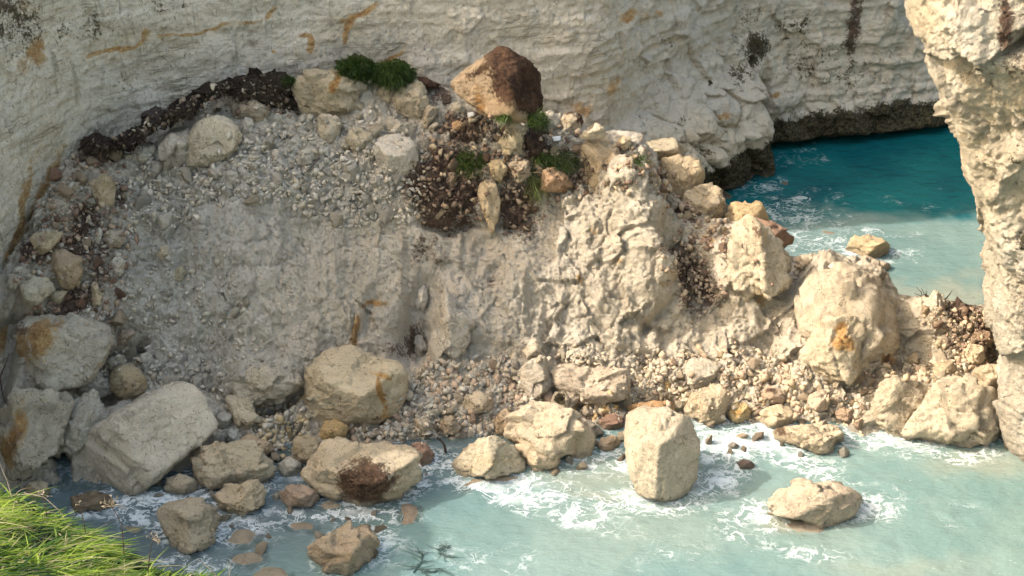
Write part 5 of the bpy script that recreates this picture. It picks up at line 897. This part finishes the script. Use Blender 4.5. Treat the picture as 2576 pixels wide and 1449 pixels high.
iu = rg.random(N_) * (nu - 1.01); iv = rg.random(N_) ** 1.15 * (nv - 1.01)
a, b_ = iu.astype(int), iv.astype(int); fu, fv = (iu - a)[:, None], (iv - b_)[:, None]
bp = BKg[a, b_] * (1 - fu) * (1 - fv) + BKg[a + 1, b_] * fu * (1 - fv) + BKg[a, b_ + 1] * (1 - fu) * fv + BKg[a + 1, b_ + 1] * fu * fv
cl = fbm(bp, 4.5, 3, 310)                                     # tussocks lean together and differ in vigour
ang = 3.0 * fbm(bp, 2.0, 2, 311); dirs = np.stack([.50 + .5 * np.cos(ang * 2.5) * .6, .15 + .5 * np.sin(ang * 2.5), np.full(N_, .75)], 1) + rg.normal(size=(N_, 3)) * .5
dirs /= np.linalg.norm(dirs, axis=1, keepdims=True)
Lb = (.055 + .075 * rg.random(N_)) * (1 + .8 * np.clip(cl, -.6, .8)); bd = np.stack([.35 + .5 * rg.normal(size=N_), .5 * rg.normal(size=N_), -.55 - .5 * rg.random(N_)], 1)
tone = np.clip(.45 + 1.1 * cl + .3 * rg.normal(size=N_), 0, .9); tone[rg.random(N_) < .13] = 1
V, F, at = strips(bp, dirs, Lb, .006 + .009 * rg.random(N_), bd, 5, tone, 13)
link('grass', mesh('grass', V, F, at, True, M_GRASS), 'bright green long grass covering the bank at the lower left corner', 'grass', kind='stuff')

def tuft(label, cx, cy, rx, ry, n, L, w, upv, name='grass_tuft', mat=None, cat='grass tuft', seed=1, tn=(0, .85), wild=.5, ztop=True):
    rg_ = np.random.default_rng(seed); bs, dr = [], []
    while len(bs) < n:
        u, v = rg_.uniform(-1, 1, 2)
        if u * u + v * v > 1: continue
        h = hit2(cx + u * rx, cy + v * ry)
        if h is None: n -= 1; continue
        bs.append(h[0] - h[1] * .02); dr.append(h[1] * .5 + np.array(upv))
    bs = np.array(bs); dr = np.array(dr) + rg_.normal(size=(len(bs), 3)) * wild; dr /= np.linalg.norm(dr, axis=1, keepdims=True)
    Lb = L * (.5 + .7 * rg_.random(len(bs))); bd = rg_.normal(size=(len(bs), 3)) * .35 + np.array([0, -.15, -.45])
    org = bs.mean(0); V, F, at = strips(bs - org, dr, Lb, w * (.6 + .6 * rg_.random(len(bs))), bd, 4, rg_.uniform(*tn, len(bs)), seed)
    return link(name, mesh(name, V, F, at, True, mat or M_TUFT), label, cat, loc=org)
tuft('dark green grass turf on the crest left of the rock fall centre', 900, 172, 52, 26, 2600, .30, .035, (0, -.4, .6), seed=21, tn=(.1, .8))
tuft('dark green grass turf hanging above the cream crest cube', 988, 184, 54, 30, 2800, .32, .035, (0, -.5, .5), seed=22, tn=(.1, .85))
tuft('small dark green tuft beside the black root-filled turf', 727, 204, 16, 9, 300, .3, .03, (0, -.2, .7), seed=23)
tuft('bright green tuft at the right foot of the brown-capped boulder', 1352, 306, 26, 20, 650, .42, .035, (0, -.2, .8), seed=24, tn=(.4, .92))
tuft('low green tuft under the middle of the brown-capped boulder', 1268, 297, 18, 8, 260, .28, .03, (0, -.3, .6), seed=25, tn=(.3, .9))
tuft('olive grass tuft drooping over the dark earth slide', 1185, 405, 38, 26, 900, .42, .03, (0, -.5, .1), seed=26, tn=(.35, 1))
tuft('matted grey-green grass above the reddish-brown flat rock', 1400, 402, 55, 24, 1000, .5, .028, (0, -.5, 0), seed=27, tn=(.45, 1), wild=.8)
tuft('dead straw-coloured grass hanging left of the reddish-brown rock', 1345, 455, 16, 30, 350, .5, .022, (0, -.3, -.4), seed=28, tn=(.8, 1))
tuft('little dark green tuft on the back of the ridge beside the tan boulder', 1608, 402, 20, 9, 220, .3, .03, (0, -.2, .6), seed=29, tn=(.2, .9))
def roots(label, cx, cy, rx, ry, n, L, seed, down=-.2): return tuft(label, cx, cy, rx, ry, n, L * .7, .022, (0, -.3, down), 'root_mat', M_ROOT, 'root mat', seed, wild=1.0)
roots('tangled dead roots over the black turf block on the left crest', 640, 218, 95, 32, 1100, .5, 31)
roots('dead roots trailing over the middle of the left crevice', 350, 335, 80, 22, 600, .4, 38)
roots('dead roots trailing between the crevice and the black turf block', 455, 275, 55, 25, 600, .4, 39)
roots('hair-like dead roots at the bottom of the black crevice, far left', 240, 362, 48, 20, 450, .45, 32, .1)
roots('fine root tangle hanging by the reddish rock in the centre', 1455, 425, 30, 50, 500, .45, 33)
roots('brown root tangle under the brown-capped boulder', 1215, 330, 70, 26, 700, .42, 34)
roots('dark root mass in the middle of the earth slide', 1120, 490, 80, 50, 800, .4, 35)
roots('fine dead roots on the dark earth streak of the sunlit face', 1735, 670, 32, 60, 500, .35, 36)
roots('loose dead roots in the brown earth by the near cliff', 2420, 810, 50, 40, 500, .35, 37)

def tube(pts, r0, r1, nside=5):
    pts = np.array(pts, float); n = len(pts); V = []; F = []
    for k in range(n):
        d = pts[min(k + 1, n - 1)] - pts[max(k - 1, 0)]; d /= np.linalg.norm(d) + 1e-9; a_ = np.cross(d, [.3, .9, .2]); a_ /= np.linalg.norm(a_); b2 = np.cross(d, a_); r = r0 + (r1 - r0) * k / (n - 1)
        for s in range(nside): V.append(pts[k] + r * (math.cos(6.283 * s / nside) * a_ + math.sin(6.283 * s / nside) * b2))
    for k in range(n - 1):
        for s in range(nside): F.append([k * nside + s, k * nside + (s + 1) % nside, (k + 1) * nside + (s + 1) % nside, (k + 1) * nside + s])
    return np.array(V), np.array(F)
def tubes(name, lines, mat, label=None, cat=None, parent=None, org=None):
    VV, FF, b = [], [], 0
    for pts, a_, c_ in lines: v, f = tube(pts, a_, c_); VV.append(v); FF.append(f + b); b += len(v)
    V = np.concatenate(VV); org = lines[0][0][0] if org is None else org
    return link(name, mesh(name, V - np.array(org), np.concatenate(FF), {}, True, mat), label, cat, parent=parent, loc=None if parent else org)
def pxl(pts, t): return [CAM + ray(x, y) * t * (1 + .0 * k) for k, (x, y) in enumerate(pts)]
# dry umbel stalks rising from the bank's edge
def umbel(label, pts, head, rad, n, t, seed, side=()):
    root = bpy.data.objects.new('dry_flower_stalk', None); COL.objects.link(root); root['label'] = label; root['category'] = 'dry stalk'
    P_ = pxl(pts, t); root.location = P_[0]; P_ = [p - P_[0] for p in P_]
    v, f = tube(P_, .0028, .0018); link('stalk', mesh('stalk', v, f, {}, True, M_TWIG), parent=root)
    rg_ = np.random.default_rng(seed); ls = []
    for k in range(n):
        an = rg_.uniform(-.3, math.pi + .3); q = np.array([math.cos(an), rg_.uniform(-.6, .6), math.sin(an)]) * rad * rg_.uniform(.7, 1); ls.append(([P_[-1], P_[-1] + q * .55 + [0, 0, rad * .05], P_[-1] + q], .0014, .0012))
        for m in range(3): ls.append(([P_[-1] + q, P_[-1] + q + rg_.normal(size=3) * rad * .16], .0016, .001))
    VV, FF, b = [], [], 0
    for p, a_, c_ in ls: v, f = tube(p, a_, c_, 4); VV.append(v); FF.append(f + b); b += len(v)
    link('flower_head', mesh('flower_head', np.concatenate(VV), np.concatenate(FF), {}, True, M_STALK), parent=root)
umbel('tallest dry flower stalk above the grass bank, in front of the pool', [(312, 1395), (306, 1320), (292, 1292), (281, 1275)], 0, .062, 11, 7.9, 1)
umbel('short dry flower head at the grass edge left of the two-toned block', [(372, 1440), (376, 1400), (380, 1375), (385, 1358)], 0, .04, 9, 7.6, 2)
umbel('small pale seed head low on the grass edge before the weed-dark rock', [(118, 1300), (112, 1262), (108, 1245)], 0, .035, 8, 8.3, 3)
umbel('thin dry stalk leaning over the grass edge by the weed-dark rock', [(215, 1340), (208, 1300), (200, 1270)], 0, .02, 5, 8.1, 4)
for k, (lab, pts) in enumerate([('tall thin seed stem at the far left edge of the grass', [(30, 1250), (18, 1210), (0, 1168)]), ('arching dry grass stem crossing the left part of the bank edge', [(60, 1240), (110, 1250), (150, 1285), (165, 1310)]),
                               ('upright thin stem at the right tip of the grass', [(572, 1470), (580, 1430), (578, 1405)]), ('bent straw at the right tip of the grass', [(560, 1470), (530, 1432), (495, 1405)])]):
    tubes('dry_straw', [(pxl(pts, 7.7), .0022, .001)], M_STALK, lab, 'grass stem')

# branch in the pool, twigs on the ridge, sticks
def ground_line(pts, lift=.05):
    r = []
    for x, y in pts:
        h = hit2(x, y); r.append((h[0] + h[1] * lift) if h is not None else at_z(x, y, lift))
    return r
tubes('branch', [([at_z(1122, 1143, -.1), at_z(1120, 1130, .18), at_z(1117, 1118, .35), at_z(1106, 1106, .5), at_z(1099, 1101, .62)], .05, .03)], M_TWIG, 'short black curved branch sticking out of the shallow pool', 'branch')
def bush(label, base, tips, r=.02, cat='twig'):
    b = at_Y(*base); ls = []
    for tx_, ty_ in tips: e = at_Y(tx_, ty_, base[2] - .1); ls.append(([b, b * .5 + e * .5 + np.array([.06, 0, .05]), e], r, r * .4))
    tubes('twig', ls, M_TWIG, label, cat, org=b)
bush('bare forked twig on the right ridge skyline, left one', (2322, 756, 48.0), [(2305, 722), (2318, 726), (2330, 730), (2300, 738)])
bush('bare leaning twig on the right ridge skyline, right one', (2362, 768, 47.8), [(2392, 738), (2396, 730), (2378, 748)])
tubes('stick', [(ground_line([(1955, 810), (1962, 825), (1972, 843)], .08), .022, .01), (ground_line([(1962, 825), (1970, 812)], .08), .016, .008)], M_TWIG, 'thin forked stick stuck in the chalk left of the broad mound', 'stick')
tubes('stick', [(ground_line([(805, 402), (775, 430), (760, 442)], .1), .02, .012)], M_TWIG, 'straight brown stick lying on the upper grey scree', 'stick')
tubes('stick', [(pxl([(0, 950), (14, 915), (24, 888)], 48.5), .03, .012), (pxl([(0, 950), (8, 1000), (20, 1020)], 48.5), .03, .01)], M_TWIG, 'thin black branch in the shadow at the far left edge', 'branch')
# white tile, dark timber, hollow brown block
def slab(name, label, cat, quad, th, mat, lift=.12):
    q = []
    c = hit2(sum(p[0] for p in quad) / 4, sum(p[1] for p in quad) / 4); n_ = np.array([0, -.7, .7]); o_ = c[0] + n_ * lift
    for x, y in quad: r = ray(x, y); tt = ((o_ - CAM) @ n_) / (r @ n_); q.append(CAM + r * tt)
    q = np.array(q); V = np.concatenate([q, q - n_ * th]) - o_; F = [[0, 1, 2, 3], [7, 6, 5, 4]] + [[i, i + 4, (i + 1) % 4 + 4, (i + 1) % 4] for i in range(4)]
    me = mesh(name, V, F, {}, False, mat); o = link(name, me, label, cat, loc=o_); bv = o.modifiers.new('edge', 'BEVEL'); bv.width = th * .15; bv.segments = 2
slab('tile', 'clean white rectangular tile lying on the soil near the crest', 'tile', [(1388, 344), (1411, 341), (1410, 353), (1393, 355)], .03, M_TILE, .16)
slab('timber', 'short dark plank half buried in the brown rubble', 'plank', [(1122, 374), (1155, 377), (1155, 382), (1124, 381)], .05, M_TWIG, .1)
slab('timber', 'dark brown broken board beneath the brown-capped boulder', 'board', [(1102, 243), (1134, 236), (1134, 258), (1108, 263)], .12, M_ROOT, .15)
slab('tile', 'small lilac-white chip lying right of the white wedge slab', 'tile', [(1176, 283), (1190, 281), (1193, 290), (1178, 294)], .04, M_TILE, .2)
# dark weed drifting under the surface at the bottom centre
def weed(label, lines, seed):
    rg_ = np.random.default_rng(seed); ls = []
    for pts in lines:
        P_ = [at_z(x, y, .035) for x, y in pts]; ls.append((P_, .02, .012))
        for k in range(16):
            i = rg_.integers(0, len(P_) - 1); u = rg_.random(); b = P_[i] * (1 - u) + P_[i + 1] * u; e = b + np.array([rg_.normal() * .25, rg_.normal() * .2, rg_.uniform(-.02, .03)]); ls.append(([b, (b + e) / 2 + np.array([rg_.normal() * .05, 0, 0]), e], .011, .005))
    tubes('seaweed', ls, M_WEED, label, 'seaweed')
weed('dark branching seaweed at the bottom edge of the milky water, lower clump', [[(1040, 1440), (1060, 1415), (1062, 1395), (1052, 1385)], [(1062, 1430), (1090, 1440), (1105, 1430), (1112, 1436)], [(1036, 1425), (1055, 1432), (1075, 1449)]], 51)
weed('dark seaweed wisp just above the lower clump at the bottom centre', [[(1102, 1383), (1118, 1375), (1135, 1372)], [(1105, 1388), (1120, 1398), (1140, 1402)]], 52)
